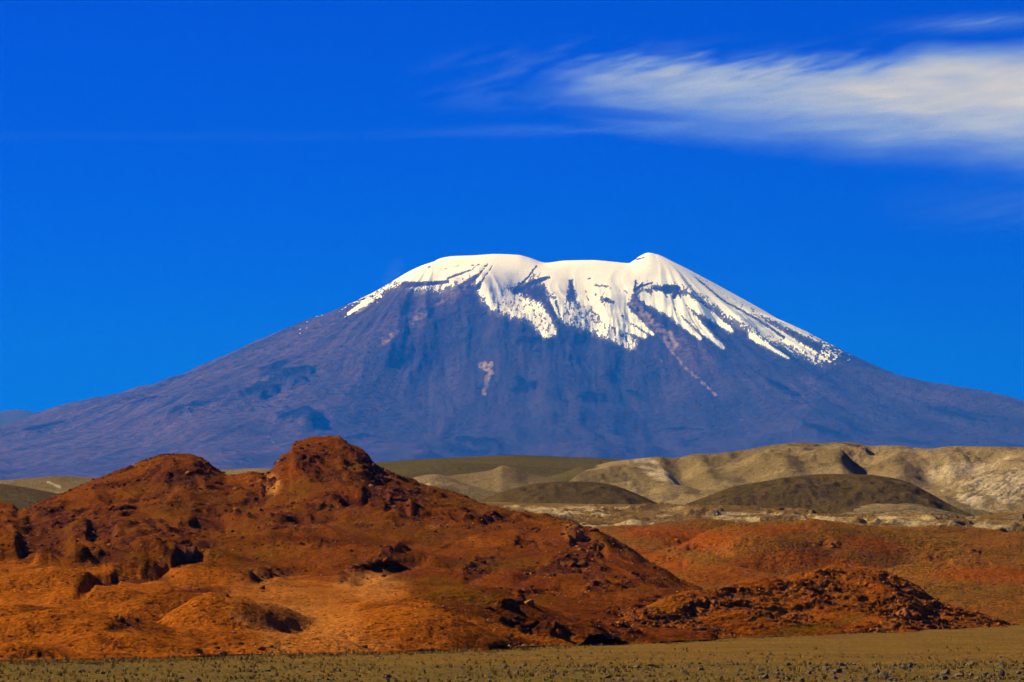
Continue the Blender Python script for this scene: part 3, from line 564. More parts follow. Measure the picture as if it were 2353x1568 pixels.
    px, py = proj(X, Y, Z)
    F_ = np.zeros_like(Z)
    for pts, drop, wall, flat, rec in [
        ([(165, 1348), (200, 1326), (250, 1306), (300, 1295), (360, 1294), (430, 1302)], 8.5, 14, 24, 10), ([(430, 1492), (480, 1492), (540, 1496), (600, 1500), (636, 1508)], 4.6, 12, 22, 10), ([(360, 1348), (420, 1340), (500, 1345), (560, 1360)], 1.7, 8, 10, 18), 
        ([(560, 1310), (640, 1300), (760, 1278)], 3.4, 9, 12, 16), ([(390, 1275), (430, 1262), (480, 1255)], 5, 14, 18, 16), ([(30, 1195), (80, 1178), (130, 1180), (175, 1195)], 8, 36, 46, 40), ([(195, 1192), (235, 1186), (270, 1200)], 6, 22, 30, 26), ([(430, 1185), (480, 1170), (540, 1180)], 4, 14, 18, 20),
        ([(640, 1182), (700, 1172), (770, 1160), (800, 1158)], 3.5, 16, 18, 24), ([(830, 1100), (865, 1094), (900, 1106)], 3.5, 20, 26, 26), ([(880, 1140), (910, 1130), (945, 1142)], 5, 14, 18, 20), ([(780, 1130), (815, 1124), (850, 1130)], 4, 12, 16, 20), ([(1170, 1310), (1240, 1280), (1310, 1274), (1360, 1290), (1390, 1310)], 3, 18, 20, 30),
        ([(1060, 1310), (1110, 1290), (1160, 1282)], 2.2, 14, 16, 22), ([(800, 1320), (880, 1290), (960, 1262), (1010, 1240)], 3.2, 18, 16, 28), ([(1305, 1208), (1335, 1205), (1375, 1225), (1400, 1250)], 5, 18, 22, 26), ([(940, 1490), (1010, 1494), (1060, 1502)], 1.1, 8, 10, 10), ([(790, 1452), (830, 1470), (870, 1478)], 1.5, 8, 10, 14), ([(1200, 1488), (1270, 1484), (1340, 1492)], 0.8, 10, 9, 9), ([(1100, 1478), (1190, 1464), (1300, 1472), (1400, 1488)], 0.9, 12, 12, 14),
        ([(220, 1450), (260, 1462), (295, 1478)], 1.2, 8, 10, 14), ([(0, 1268), (40, 1258), (90, 1270)], 3.5, 10, 14, 16), ([(240, 1420), (300, 1412), (350, 1420)], 1.2, 9, 12, 16), ([(30, 1500), (80, 1488), (140, 1496)], 1.2, 8, 12, 12), ([(600, 1075), (640, 1068)], 3, 20, 26, 26), ([(1180, 1230), (1210, 1222), (1250, 1232)], 2.5, 10, 12, 14), ([(720, 1060), (770, 1050), (800, 1065)], 2, 14, 18, 22), ([(380, 1080), (430, 1072), (470, 1085)], 4, 16, 20, 26), ([(300, 1120), (350, 1108), (400, 1112)], 4, 16, 20, 24), ([(200, 1250), (270, 1240), (330, 1246)], 3, 12, 16, 20)]:
        Z, f = scarp(X, Y, Z, px, py, pts, drop, wall, flat, rec); F_ = np.maximum(F_, f)
    upper = ss(1312, 1225, py + 0.10 * (px - 600))
    upper = np.maximum(upper, 0.35 * ss(900, 1150, px) * ss(1450, 1370, py))
    rk = np.clip(0.50 * upper + 0.85 * fbm(X / 45, Y / 60, 4, 121) * (0.2 + upper), 0, 1)
    rk = np.maximum(rk, blobs(px, py, [(410, 1100, 110, 55, 10, 0.8), (110, 1195, 90, 40, 0, 1), (270, 1200, 120, 40, 0, 0.8), (740, 1060, 90, 60, 0, 0.9), (760, 1150, 50, 40, 0, 0.9), (880, 1110, 70, 46, -35, 0.9), (440, 1260, 60, 22, 20, 0.9), (860, 1290, 120, 16, 27, 0.8), (1290, 1300, 110, 26, 14, 0.85),
                                       (1100, 1300, 70, 20, 22, 0.7), (1330, 1225, 40, 32, -35, 1), (1360, 1310, 50, 30, 0, 0.8), (1250, 1440, 130, 20, -10, 0.7), (1400, 1455, 80, 26, 0, 0.85), (1200, 1200, 60, 14, -10, 0.6), (1020, 1200, 60, 20, 20, 0.6), (620, 1100, 40, 30, 50, 0.8), (300, 1308, 120, 18, 14, 0.55), (560, 1490, 90, 16, -6, 0.5), (1460, 1400, 120, 26, 12, 0.55), (30, 1270, 50, 12, 0, 0.7)]))
    smooth = blobs(px, py, [(740, 1400, 240, 85, -12, 1), (640, 1440, 90, 80, 0, 1), (90, 1300, 180, 22, 0, 1), (170, 1130, 60, 14, 20, 0.4), (560, 1230, 90, 40, 0, 0.6), (1120, 1235, 110, 22, 8, 0.8), (990, 1300, 60, 30, 0, 0.4)])
    rk = np.clip(rk * (1 - 0.85 * smooth) * (0.65 + 0.8 * fbm(X / 18, Y / 26, 3, 126)), 0, 1); rk = np.clip(rk, 0, 1); rel = rk * (1 - 0.92 * F_); rk = np.maximum(rk, 0.75 * F_ * (1 - smooth))
    amp = (0.42 + 0.58 * np.clip(crest, 0, 1))
    ribs = blobs(px + 6 * fbm(X / 9, Y / 14, 3, 240), py + 5 * fbm(X / 9, Y / 14, 3, 243), [(860, 1290, 120, 13, 27, 1), (1290, 1294, 110, 20, 12, 1), (1100, 1298, 56, 16, 22, 1), (1365, 1312, 42, 26, 0, 1), (740, 1155, 60, 22, 10, 1), (1210, 1368, 90, 9, 18, 0.9), (1390, 1352, 80, 11, 12, 0.9),
        (905, 1142, 56, 18, -20, 1), (640, 1165, 60, 9, 20, 0.9), (480, 1182, 60, 11, 20, 0.9), (300, 1150, 60, 9, 20, 0.8), (230, 1215, 70, 24, 0, 0.9), (400, 1230, 80, 16, 14, 0.8), (1020, 1255, 46, 7, 30, 0.8), (1210, 1222, 40, 8, -4, 0.8), (700, 1065, 40, 30, 30, 0.8), (1480, 1330, 60, 12, -20, 0.7)])
    ribs = ribs * np.clip(0.75 + 0.8 * fbm(X / 10, Y / 12, 3, 246), 0, 1.2)
    Z = Z + 1.0 * ribs; rk = np.maximum(rk, np.clip(ribs, 0, 1)); rel = np.maximum(rel, np.clip(0.6 * ribs * (1 - 0.9 * F_), 0, 1))
    Z = Z + amp * (rock_relief(X, Y, rel, 0.75, 130) * 1.0 + rock_relief(X, Y, upper * (0.3 + 0.7 * rel), 1.8, 230) * 0.22 + upper * 2.6 * (ridged((X * 0.75 + Y * 0.3) / 62, (Y * 0.8 - X * 0.35) / 95, 3, 138) - 0.55) + upper * 5.0 * (ridged((X + 0.22 * Y + 9 * fbm(X / 60, Y / 60, 2, 139)) / 40, Y / 240, 4, 141) - 0.55) + (1.6 * upper + 0.25) * fbm(X / 40, Y / 55, 4, 140) + (0.16 + 0.22 * rk) * fbm(X / 3.2, Y / 4.2, 3, 144))
    Z = Z + (1 - upper) * ((1 - smooth * 0.6) * 0.8 * fbm(X / 14, Y / 20, 4, 147) + 2.6 * (np.abs(fbm(X / 46, Y / 52, 3, 148)) - 0.2) * ss(1265, 1330, py)) * ss(0, 25, Y - D0[None, :])
    Z = np.maximum(Z, np.where(Y > D0[None, :] + 10, 0.4, -9))
    Z = Z - 9 * ss(1620, 1760, px)
    px, py = proj(X, Y, Z)
    sand_lit = np.maximum(1.05 * blobs(px, py, [(590, 1430, 80, 22, -20, 1), (850, 1330, 60, 18, 14, 0.9), (640, 1470, 60, 40, -30, 0.75), (880, 1355, 50, 8, 10, 0.7), (700, 1425, 200, 95, -22, 0.6), (840, 1350, 110, 40, 0, 0.7), (860, 1480, 60, 14, 0, 0.6)]),
                      0.85 * blobs(px, py, [(622, 1112, 28, 32, 50, 1), (1312, 1222, 26, 26, 40, 0.8), (435, 1268, 24, 11, 20, 1), (580, 1312, 50, 9, -6, 0.7), (1000, 1205, 26, 12, 20, 0.6), (205, 1238, 12, 5, 0, 0.9)]) * (0.6 + 0.6 * rk))  # sunlit faces of the crags, painted lighter
    sand_lit = np.clip(sand_lit * (0.75 + 0.5 * fbm(X / 12, Y / 30, 3, 151)) + 0.15 * fbm(X / 22, Y / 50, 3, 150) * smooth, 0, 0.9)
    edge = pch([(-170, 1262), (100, 1275), (300, 1284), (450, 1300), (600, 1315), (750, 1330), (880, 1345), (1000, 1385), (1200, 1440), (1400, 1475), (1760, 1490)], px)
    foot = ss(-14, 16, py - edge + 14 * fbm(X / 14, Y / 22, 3, 156))
    pale = np.clip(foot * (0.74 + 0.55 * fbm(X / 24, Y / 34, 4, 157)) + 0.30 * blobs(px, py, [(1130, 1240, 110, 26, 8, 1.6), (560, 1100, 60, 20, 0, 1.4), (180, 1128, 50, 10, 24, 1), (960, 1290, 60, 16, 20, 1)]) + 0.12 * fbm(X / 30, Y / 40, 3, 158), 0, 1)
    olive = np.clip(0.25 + 0.25 * upper - 0.15 * foot + 1.0 * fbm(X / 60, Y / 80, 4, 152) + blobs(px, py, [(560, 1230, 110, 50, 10, 0.6), (1040, 1360, 130, 30, -12, 0.8), (1560, 1300, 80, 34, -25, 0.9), (1060, 1160, 120, 14, -14, 0.9), (380, 1170, 90, 22, 4, 0.6), (60, 1390, 80, 20, -10, 0.5), (470, 1385, 50, 14, 0, 0.7), (690, 1130, 50, 30, 50, 0.5), (1180, 1480, 120, 6, 0, 0.7)]), 0, 1) * (1 - 0.7 * smooth)
    X, Y = jitter(X, Y, Z, (0.15 + rk) * amp * (1 - 0.85 * F_), 1.0, 155)
    o = grid_object('rocky_hill', X, Y, Z, M_red, dict(rock=rk * 0.85, olive=olive, pale=pale * (1 - 0.8 * F_), sand_lit=sand_lit))
    tag(o, 'large rust red rocky hill with two peaks and smooth orange foothills', kind='structure')
    return o, X, Y, Z, rk
MASSIF = build_massif()

# ------------------------------------------------------------------ front rocky hill at the right
def build_front():
    xs = np.linspace(1190, 2470, 610); one = np.ones_like(xs)
    y0 = pch([(1190, 1502), (1370, 1493), (1450, 1489), (1700, 1478), (2000, 1468), (2353, 1456), (2470, 1452)], xs)
    D0 = (CH + 0.9) * F / (y0 - HY)
    sil = pch([(1190, 1500), (1270, 1474), (1330, 1448), (1400, 1424), (1450, 1408), (1500, 1392), (1560, 1372), (1640, 1352), (1720, 1338), (1800, 1327), (1860, 1312), (1950, 1300), (2010, 1305), (2060, 1325), (2110, 1347), (2140, 1372), (2170, 1386), (2230, 1404), (2290, 1421), (2353, 1438), (2470, 1452)], xs)
    dS = np.maximum(pch([(1190, 780), (1330, 860), (1450, 930), (1700, 1040), (1950, 1150), (2110, 1140), (2300, 1130), (2470, 1140)], xs), D0 + 12)
    zS = hgt(sil, dS)
    dm = D0 + (dS - D0) * 0.40; zm = -0.9 + (zS + 0.9) * 0.36
    cv = [(D0, -0.9 * one), (dm, zm), (dS, zS), (dS + 50, zS * 0.75 - 1), (dS + 180, -3 * one)]
    X, Y, Z = loft(xs, cv, [86, 110, 10, 5])
    px, py = proj(X, Y, Z)
    crest = ss(0.0, 25.0, dS[None, :] - Y)
    Z = bump_up(X, Y, Z, px, py, [(2090, 1410, 14, 30, 40, 3.2, 0), (1850, 1370, 26, 40, 40, 2.0, 0), (1650, 1400, 24, 36, 36, 1.8, 16), (1960, 1350, 20, 40, 40, 2.2, 0), (1540, 1440, 16, 26, 30, 1.6, 16), (2060, 1450, 16, 16, 30, 1.6, 0), (2250, 1440, 16, 20, 30, 1.2, 0), (1760, 1440, 30, 26, 40, 1.2, 0)])
    px, py = proj(X, Y, Z); F_ = np.zeros_like(Z)
    for pts, drop, wall, flat, rec in [([(1395, 1470), (1440, 1444), (1475, 1436), (1500, 1448), (1520, 1470)], 1.5, 14, 22, 14), ([(1780, 1400), (1830, 1388), (1880, 1380)], 1.8, 8, 10, 14), ([(2090, 1398), (2130, 1392), (2180, 1400)], 2.0, 10, 14, 16), ([(1620, 1372), (1700, 1356), (1760, 1358)], 1.5, 8, 10, 12), ([(2050, 1330), (2100, 1350), (2130, 1372)], 1.8, 10, 14, 12), ([(1900, 1355), (1960, 1345), (2010, 1350)], 1.4, 8, 10, 14), ([(2160, 1420), (2230, 1424), (2310, 1436)], 1.2, 7, 8, 8), ([(1560, 1420), (1620, 1400), (1700, 1392)], 1.3, 8, 10, 14), ([(1330, 1478), (1390, 1474), (1440, 1478)], 1.2, 8, 10, 8)]:
        Z, f = scarp(X, Y, Z, px, py, pts, drop, wall, flat, rec); F_ = np.maximum(F_, f)
    rk = np.clip(0.55 + 0.6 * fbm(X / 22, Y / 34, 4, 161), 0, 1)
    rk = np.maximum(rk, blobs(px, py, [(1480, 1440, 90, 30, 16, 1), (1600, 1400, 110, 24, 18, 0.9), (2080, 1400, 70, 50, -20, 0.9), (1850, 1350, 120, 30, 8, 0.8)]))
    rk = rk * (1 - 0.75 * blobs(px, py, [(1850, 1450, 160, 16, 4, 1), (1960, 1420, 80, 18, 0, 0.8), (1700, 1465, 160, 8, 2, 0.8), (1780, 1400, 60, 14, 0, 0.4)]))
    rel = rk * (1 - 0.85 * F_); rk = np.maximum(rk, 0.8 * F_)
    Z = Z + (0.3 + 0.7 * crest) * ss(0, 14, Y - D0[None, :]) * (rock_relief(X, Y, rel, 0.5, 170) * 1.3 + 0.8 * fbm(X / 18, Y / 26, 4, 180) + (0.08 + 0.16 * rk) * fbm(X / 1.8, Y / 2.4, 3, 184))
    px, py = proj(X, Y, Z)
    Z = np.maximum(Z, np.where(Y > D0[None, :] + 8, 0.4, -9))
    olive = np.clip(0.12 + 0.5 * fbm(X / 30, Y / 50, 3, 190) + blobs(px, py, [(1850, 1445, 110, 14, 8, 1), (1950, 1425, 60, 12, 14, 0.8), (1640, 1470, 60, 8, 0, 0.5)]), 0, 1)
    pale = np.clip(0.5 * blobs(px, py, [(2040, 1440, 60, 26, 26, 1), (1980, 1460, 60, 10, 6, 0.8), (1480, 1470, 80, 12, 6, 0.5)]) * (0.5 + 0.7 * rk), 0, 1)
    X, Y = jitter(X, Y, Z, rk * (0.3 + 0.7 * crest), 0.55, 195)
    o = grid_object('rocky_hill', X, Y, Z, M_front, dict(rock=np.clip(rk * 0.8, 0, 1), olive=olive, pale=pale))
    tag(o, 'low rust brown rubble covered hill on the right edge of the plain', kind='structure')
    return o, X, Y, Z, rk
FRONT = build_front()

# ------------------------------------------------------------------ loose rock
def ico():
    p = (1 + 5 ** 0.5) / 2
    v = np.array([(-1, p, 0), (1, p, 0), (-1, -p, 0), (1, -p, 0), (0, -1, p), (0, 1, p), (0, -1, -p), (0, 1, -p), (p, 0, -1), (p, 0, 1), (-p, 0, -1), (-p, 0, 1)], float)
    v /= np.linalg.norm(v[0])
    f = np.array([(0, 11, 5), (0, 5, 1), (0, 1, 7), (0, 7, 10), (0, 10, 11), (1, 5, 9), (5, 11, 4), (11, 10, 2), (10, 7, 6), (7, 1, 8), (3, 9, 4), (3, 4, 2), (3, 2, 6), (3, 6, 8), (3, 8, 9), (4, 9, 5), (2, 4, 11), (6, 2, 10), (8, 6, 7), (9, 8, 1)])
    return v, f
ICO_V, ICO_F = ico()

def tri_mesh(name, co, tri, mat, smooth=False):
    me = bpy.data.meshes.new(name)
    me.vertices.add(len(co)); me.vertices.foreach_set('co', np.asarray(co, np.float32).ravel())
    me.loops.add(tri.size); me.loops.foreach_set('vertex_index', tri.astype(np.int32).ravel())
    me.polygons.add(len(tri)); me.polygons.foreach_set('loop_start', (np.arange(len(tri)) * 3).astype(np.int32))
    me.update(calc_edges=True); me.polygons.foreach_set('use_smooth', np.full(len(tri), smooth))
    me.materials.append(mat)
    return me

def scatter_rocks(P, size, flat=0.7):
    """vertices and triangles of angular rocks at points P with radius size"""
    n = len(P)
    v = ICO_V[None] * rng.uniform(0.62, 1.2, (n, 12, 1)) * np.stack([rng.uniform(0.8, 1.5, n), rng.uniform(0.7, 1.2, n), rng.uniform(0.5, 0.95, n) * flat / 0.7], 1)[:, None, :]
    a = rng.uniform(0, 2 * np.pi, n); tl = rng.normal(0, 0.3, n)
    c, s = np.cos(a)[:, None], np.sin(a)[:, None]
    x, y, z = v[..., 0], v[..., 1], v[..., 2]
    ct, st = np.cos(tl)[:, None], np.sin(tl)[:, None]
    x, z = x * ct - z * st, x * st + z * ct
    v = np.stack([x * c - y * s, x * s + y * c, z], -1) * size[:, None, None] + P[:, None, :]
    f = (ICO_F[None] + 12 * np.arange(n)[:, None, None]).reshape(-1, 3)
    return v.reshape(-1, 3), f

def pick(G, n, power, lo, hi, ymin=0, ymax=9999, bias=None):
    X, Y, Z, rk = G
    px, py = proj(X, Y, Z)
    w = np.clip(rk, 0, 1) ** power * ((px > -40) & (px < 2395) & (py > ymin) & (py < ymax))
    w[-14:] = 0
    w = w * Y / Y.mean()
    if bias is not None: w = w * bias(px, py)
    i = rng.choice(w.size, n, p=(w / w.sum()).ravel())
    s = lo * (hi / lo) ** (rng.random(n) ** 2.6)
    P = np.stack([X.flat[i], Y.flat[i], Z.flat[i]], 1); P[:, :2] += rng.normal(0, 0.5, (n, 2)); P[:, 2] += 0.15 * s
    return P, s

def rubble(parent, G, n, lo, hi, mat, label, power=1.2):
    P, s = pick(G, n, power, lo, hi)
    o = bpy.data.objects.new('rubble', tri_mesh('rubble', *scatter_rocks(P, s), mat)); COL.objects.link(o); o.parent = parent
    tag(o, label, kind='stuff')
rubble(MASSIF[0], MASSIF[1:], 5500, 0.22, 1.0, M_rock, 'loose red rock rubble strewn over the slopes')
rubble(MASSIF[0], MASSIF[1:], 6000, 0.13, 0.42, M_rock3, 'small stones painted pale as sun glints scattered over the slopes', 0.5)
rubble(FRONT[0], FRONT[1:], 3500, 0.10, 0.32, M_rock3, 'small stones painted pale as sun glints scattered over the low hill')
rubble(FRONT[0], FRONT[1:], 6000, 0.12, 0.5, M_rock2, 'orange rubble strewn over the low hill')

ROCKS = []
for k in range(6):
    v, f = scatter_rocks(np.zeros((1, 3)), np.ones(1))
    # one subdivision with jitter for a fractured look
    e = {}; vv = [tuple(p) for p in v]; ff = []
    def mid(a, b):
        key = (min(a, b), max(a, b))
        if key not in e:
            m = (np.array(vv[a]) + np.array(vv[b])) / 2 * rng.uniform(0.98, 1.14); e[key] = len(vv); vv.append(tuple(m))
        return e[key]
    for a, b, c in f[::1]:
        ab, bc, ca = mid(a, b), mid(b, c), mid(c, a); ff += [(a, ab, ca), (b, bc, ab), (c, ca, bc), (ab, bc, ca)]
    ROCKS.append((np.array(vv), np.array(ff)))
BOULDER = [tri_mesh('boulder', v, f, M_rock if i % 2 else M_rock2) for i, (v, f) in enumerate(ROCKS)]
STONE = [tri_mesh('stone', v, f, M_stone) for v, f in ROCKS]

def place(name, meshes, P, s, label, cat, group):
    for i in range(len(P)):
        o = bpy.data.objects.new(name, meshes[i % len(meshes)]); COL.objects.link(o)
        o.location = P[i]; o.scale = (s[i] * rng.uniform(0.85, 1.3), s[i], s[i] * rng.uniform(0.7, 1.1)); o.rotation_euler = (rng.normal(0, 0.2), rng.normal(0, 0.2), rng.uniform(0, 6.28))
        tag(o, label(P[i], s[i]) if callable(label) else label, cat, group)
def where_massif(p, r):
    x, y = proj(*p)
    k = 'large' if r > 1.15 else 'small'
    w = ('on the left peak' if y < 1180 else 'at the foot of the left peak') if x < 520 else ('on the tall peak' if y < 1130 else 'on the slope below the tall peak') if x < 960 else 'on the ridge right of the tall peak' if y < 1330 else 'on the lower right slope of the twin hill'
    return f'{k} angular red boulder {w}'
def where_front(p, r):
    x, y = proj(*p)
    w = 'left end' if x < 1650 else 'right end' if x > 2050 else 'top' if y < 1370 else 'middle slope'
    return ('large' if r > 0.6 else 'small') + f' angular orange boulder on the {w} of the low rubble hill'
def where_flats(p, r):
    x, y = proj(*p)
    w = 'near the dark gully' if x < 1720 else 'on the mound behind the low rubble hill' if x < 2060 else 'at the right edge'
    return ('large' if r > 1.1 else 'small') + f' red boulder on the rolling flats {w}'
def where_plain(p, r):
    x, y = proj(*p)
    w = 'at the left' if x < 600 else 'left of the middle' if x < 1176 else 'right of the middle' if x < 1750 else 'at the right'
    k = 'large' if r > 0.6 else 'middling' if r > 0.4 else 'small'
    return f'{k} grey brown stone {w} of the plain' + (' near the bottom edge' if y > 1545 else ' back among the tufts' if y < 1520 else '')
P, s = pick(MASSIF[1:], 80, 2.0, 0.8, 1.7, ymin=1040, ymax=1480)
place('boulder', BOULDER, P, s, where_massif, 'boulder', 'boulders on the two peaked rocky hill')
P, s = pick(FRONT[1:], 60, 2.0, 0.45, 0.85)
place('boulder', BOULDER, P, s, where_front, 'boulder', 'boulders on the low rubble hill')

# ------------------------------------------------------------------ rock outcrops one can pick out
def outcrop(x, y, w, h, mat, label, G, lean=0.0, seed=1):
    X, Y, Z, rk = G
    px, py = proj(X, Y, Z); k = np.argmin((px - x) ** 2 + (py - y) ** 2)
    c = np.array([X.flat[k], Y.flat[k], Z.flat[k]]); m = c[1] / F
    W, H = w * m, h * m
    r2 = np.random.default_rng(seed); n = 26
    V, T, off = [], [], 0
    for i in range(n):                                   # a pile of slabs grown together into one crag
        q = r2.uniform(-1, 1); top = (1 - abs(q) ** 1.7)
        v, f = ROCKS[i % 6]
        s = np.array([W * r2.uniform(0.10, 0.24), W * r2.uniform(0.12, 0.25), H * top * r2.uniform(0.30, 0.62) + 0.06 * H])
        a = r2.normal(0.25, 0.35); ca, sa = np.cos(a), np.sin(a)
        p = v * s; p = np.stack([p[:, 0] * ca - p[:, 2] * sa, p[:, 1], p[:, 0] * sa + p[:, 2] * ca], 1)
        p += np.array([q * W * 0.5, r2.uniform(-0.3, 0.3) * W, H * top * r2.uniform(0.0, 0.42) + lean * q * H])
        V.append(p); T.append(f + off); off += len(v)
    me = tri_mesh('rock_outcrop', np.vstack(V), np.vstack(T), mat)
    o = bpy.data.objects.new('rock_outcrop', me); COL.objects.link(o); o.location = c - np.array([0, 0, 0.25 * H])
    tag(o, label, 'rock outcrop', 'rock outcrops on the red hills')
mg, fg, rg = MASSIF[1:], FRONT[1:], RIGHT
outcrop(1322, 1236, 62, 40, M_rock2, 'orange rock crag with a dark right side on the ridge right of the peaks', mg, seed=2)
outcrop(1372, 1262, 50, 30, M_rock, 'dark broken rocks just below the orange crag on the ridge', mg, seed=3)
outcrop(1310, 1300, 110, 26, M_rock, 'long dark rocky rib below the orange crag', mg, lean=0.2, seed=4)
outcrop(620, 1120, 54, 40, M_rock2, 'pale orange rock face left of the tall peak above the saddle', mg, lean=0.4, seed=5)
outcrop(875, 1100, 44, 14, M_rock, 'dark crag high on the right shoulder of the tall peak', mg, seed=6)
outcrop(912, 1148, 50, 12, M_rock, 'dark rock cluster below the right shoulder of the tall peak', mg, seed=7)
outcrop(750, 1170, 56, 30, M_rock, 'dark rocks in the middle of the slope under the tall peak', mg, seed=8)
outcrop(436, 1272, 60, 24, M_rock2, 'bright orange rocks at the foot of the left peak', mg, lean=0.3, seed=9)
outcrop(95, 1198, 80, 34, M_rock, 'dark rocky cliff at the left foot of the left peak', mg, seed=10)
outcrop(860, 1290, 90, 20, M_rock, 'dark slanting rock rib above the sandy hollow', mg, lean=0.35, seed=11)
outcrop(2085, 1412, 60, 28, M_rock2, 'orange rocky knob at the right end of the low rubble hill', fg, seed=12)
outcrop(2125, 1402, 40, 20, M_rock, 'dark rocks right of the orange knob on the low rubble hill', fg, seed=13)
outcrop(1470, 1446, 60, 18, M_rock2, 'rock bank over the dark hollow at the left of the low rubble hill', fg, lean=0.2, seed=14)
P, s = pick((rg[0], rg[1], rg[2], rg[3]), 60, 2.0, 0.7, 1.7)
place('boulder', BOULDER, P, s, where_flats, 'boulder', 'boulders on the red flats')

# ------------------------------------------------------------------ stones and dry tufts on the plain
def plain_points(n, lo, hi, dens=None):
    u = rng.random(n)
    Y = 1.0 / (1 / lo + u * (1 / hi - 1 / lo)); Y = lo + (hi - lo) * u ** 1.25
    X = (rng.uniform(-60, 2413, n) - CX) / F * Y
    if dens is not None:
        k = rng.random(n) < dens(X, Y); X, Y = X[k], Y[k]
    Z = 0.35 * fbm(X / 60, Y / 90, 3, 5) + 0.10 * fbm(X / 9, Y / 14, 3, 9)
    Z = Z * ss(300, 420, np.hypot(X, Y))
    return np.stack([X, Y, Z], 1)
FOOT = [(-170, 1543), (0, 1538), (300, 1530), (630, 1520), (940, 1510), (1200, 1500), (1450, 1489), (1700, 1478), (2000, 1468), (2353, 1456), (2470, 1452)]
def foot_points(n):
    x = rng.uniform(-60, 2413, n); D = (CH + 0.8) * F / (pch(FOOT, x) - HY)
    Y = D + 26 * fbm(x / 60, x * 0 + 3, 3, 222) + rng.normal(0, 9, n) - 9
    X = (x - CX) / F * Y
    return np.stack([X, Y, 0.35 * fbm(X / 60, Y / 90, 3, 5) + 0.10 * fbm(X / 9, Y / 14, 3, 9) + np.clip((Y - D) * 0.04, 0, 1.2)], 1)
patch = lambda X, Y: np.clip(0.45 + 0.9 * fbm(X / 14, Y / 10, 3, 201) + 0.35 * (X / 60), 0.05, 1)
P = plain_points(420, 474, 600, patch)
s = 0.24 * (0.66 / 0.24) ** (rng.random(len(P)) ** 2.4) * (0.8 + 0.4 * ss(0, 60, P[:, 0])); P[:, 2] += 0.2 * s
place('stone', STONE, P, s, where_plain, 'stone', 'stones on the foreground plain')
P = np.vstack([plain_points(9000, 440, 690, patch), foot_points(2200)]); s = 0.07 * (0.3 / 0.07) ** (rng.random(len(P)) ** 2.0)
o = bpy.data.objects.new('gravel', tri_mesh('gravel', *scatter_rocks(P, s), M_stone)); COL.objects.link(o)
tag(o, 'small stones and gravel strewn over the foreground plain', 'gravel', kind='stuff')

def tufts():
    P = plain_points(14000, 440, 760, lambda X, Y: np.clip(0.35 + 1.5 * fbm(X / 16, Y / 22, 4, 205), 0.03, 1) * (1 - 0.85 * ss(545, 660, Y)))
    P = np.vstack([P, foot_points(2600)])
    n, B = len(P), 7
    s = 0.16 + 0.55 * rng.random(n) ** 2
    a = rng.uniform(0, 6.28, (n, B)); lean = rng.uniform(0.15, 0.8, (n, B)); hh = s[:, None] * rng.uniform(0.6, 1.2, (n, B)); r0 = s[:, None] * rng.uniform(0, 0.45, (n, B))
    bx = P[:, None, 0] + r0 * np.cos(a); by = P[:, None, 1] + r0 * np.sin(a); bz = np.repeat(P[:, 2:3], B, 1) - 0.03
    w = 0.16 * s[:, None] * np.ones((n, B)); tx = np.cos(a + 1.57) * w; ty = np.sin(a + 1.57) * w
    v0 = np.stack([bx - tx, by - ty, bz], -1); v1 = np.stack([bx + tx, by + ty, bz], -1)
    v2 = np.stack([bx + lean * hh * np.cos(a), by + lean * hh * np.sin(a), bz + hh], -1)
    V = np.stack([v0, v1, v2], 2).reshape(-1, 3); T = np.arange(len(V)).reshape(-1, 3)
    o = bpy.data.objects.new('dry_grass', tri_mesh('dry_grass', V, T, M_tuft)); COL.objects.link(o)
    tag(o, 'yellow green dry grass tufts covering the foreground plain', 'grass', kind='stuff')
tufts()

# ------------------------------------------------------------------ cirrus
def cloud_mat():
    mat = bpy.data.materials.new('cirrus'); mat.use_nodes = True
    nt = mat.node_tree; N, L = nt.nodes, nt.links; N.clear()
    out = N.new('ShaderNodeOutputMaterial'); mix = N.new('ShaderNodeMixShader'); tr = N.new('ShaderNodeBsdfTransparent')
    di = N.new('ShaderNodeBsdfDiffuse'); tl = N.new('ShaderNodeBsdfTranslucent'); m2 = N.new('ShaderNodeMixShader'); m2.inputs[0].default_value = 0.72
    for b in (di, tl): b.inputs['Color'].default_value = (0.60, 0.66, 0.62, 1)
    L.new(di.outputs[0], m2.inputs[1]); L.new(tl.outputs[0], m2.inputs[2])
    a = N.new('ShaderNodeAttribute'); a.attribute_name = 'cover'
    cc = node_mix(nt, (0.36, 0.72, 0.74, 1), (0.62, 0.65, 0.60, 1), a.outputs['Fac'])
    for b in (di, tl): L.new(cc, b.inputs['Color'])
    L.new(node_math(nt, 'MULTIPLY', a.outputs['Fac'], 1.0, True), mix.inputs[0])
    L.new(tr.outputs[0], mix.inputs[1]); L.new(m2.outputs[0], mix.inputs[2]); L.new(mix.outputs[0], out.inputs['Surface'])
    return mat
M_cloud = cloud_mat()
def cloud(name, alt, cover, x0, x1, y0, y1, cols, rows, label, seed):
    """a thin layer at one altitude; rows run from far (low in the sky) to near"""
    xs = np.linspace(x0, x1, cols); ys = np.linspace(y1, y0, rows)
    Y = (alt - CH) * F / (HY - ys)[:, None] * np.ones(cols)[None, :]
    X = (xs[None, :] - CX) / F * Y
    Z = alt + 90 * fbm(X / 5000, Y / 9000, 3, seed)
    px, py = proj(X, Y, Z)
    c = np.clip(cover(px, py), 0, 1)
    keep = (c[:-1, :-1] + c[1:, 1:] + c[1:, :-1] + c[:-1, 1:]) > 0.004
    o = grid_object(name, X, Y, Z, M_cloud, dict(cover=c), keep=keep)
    tag(o, label, 'cloud', 'cirrus clouds')
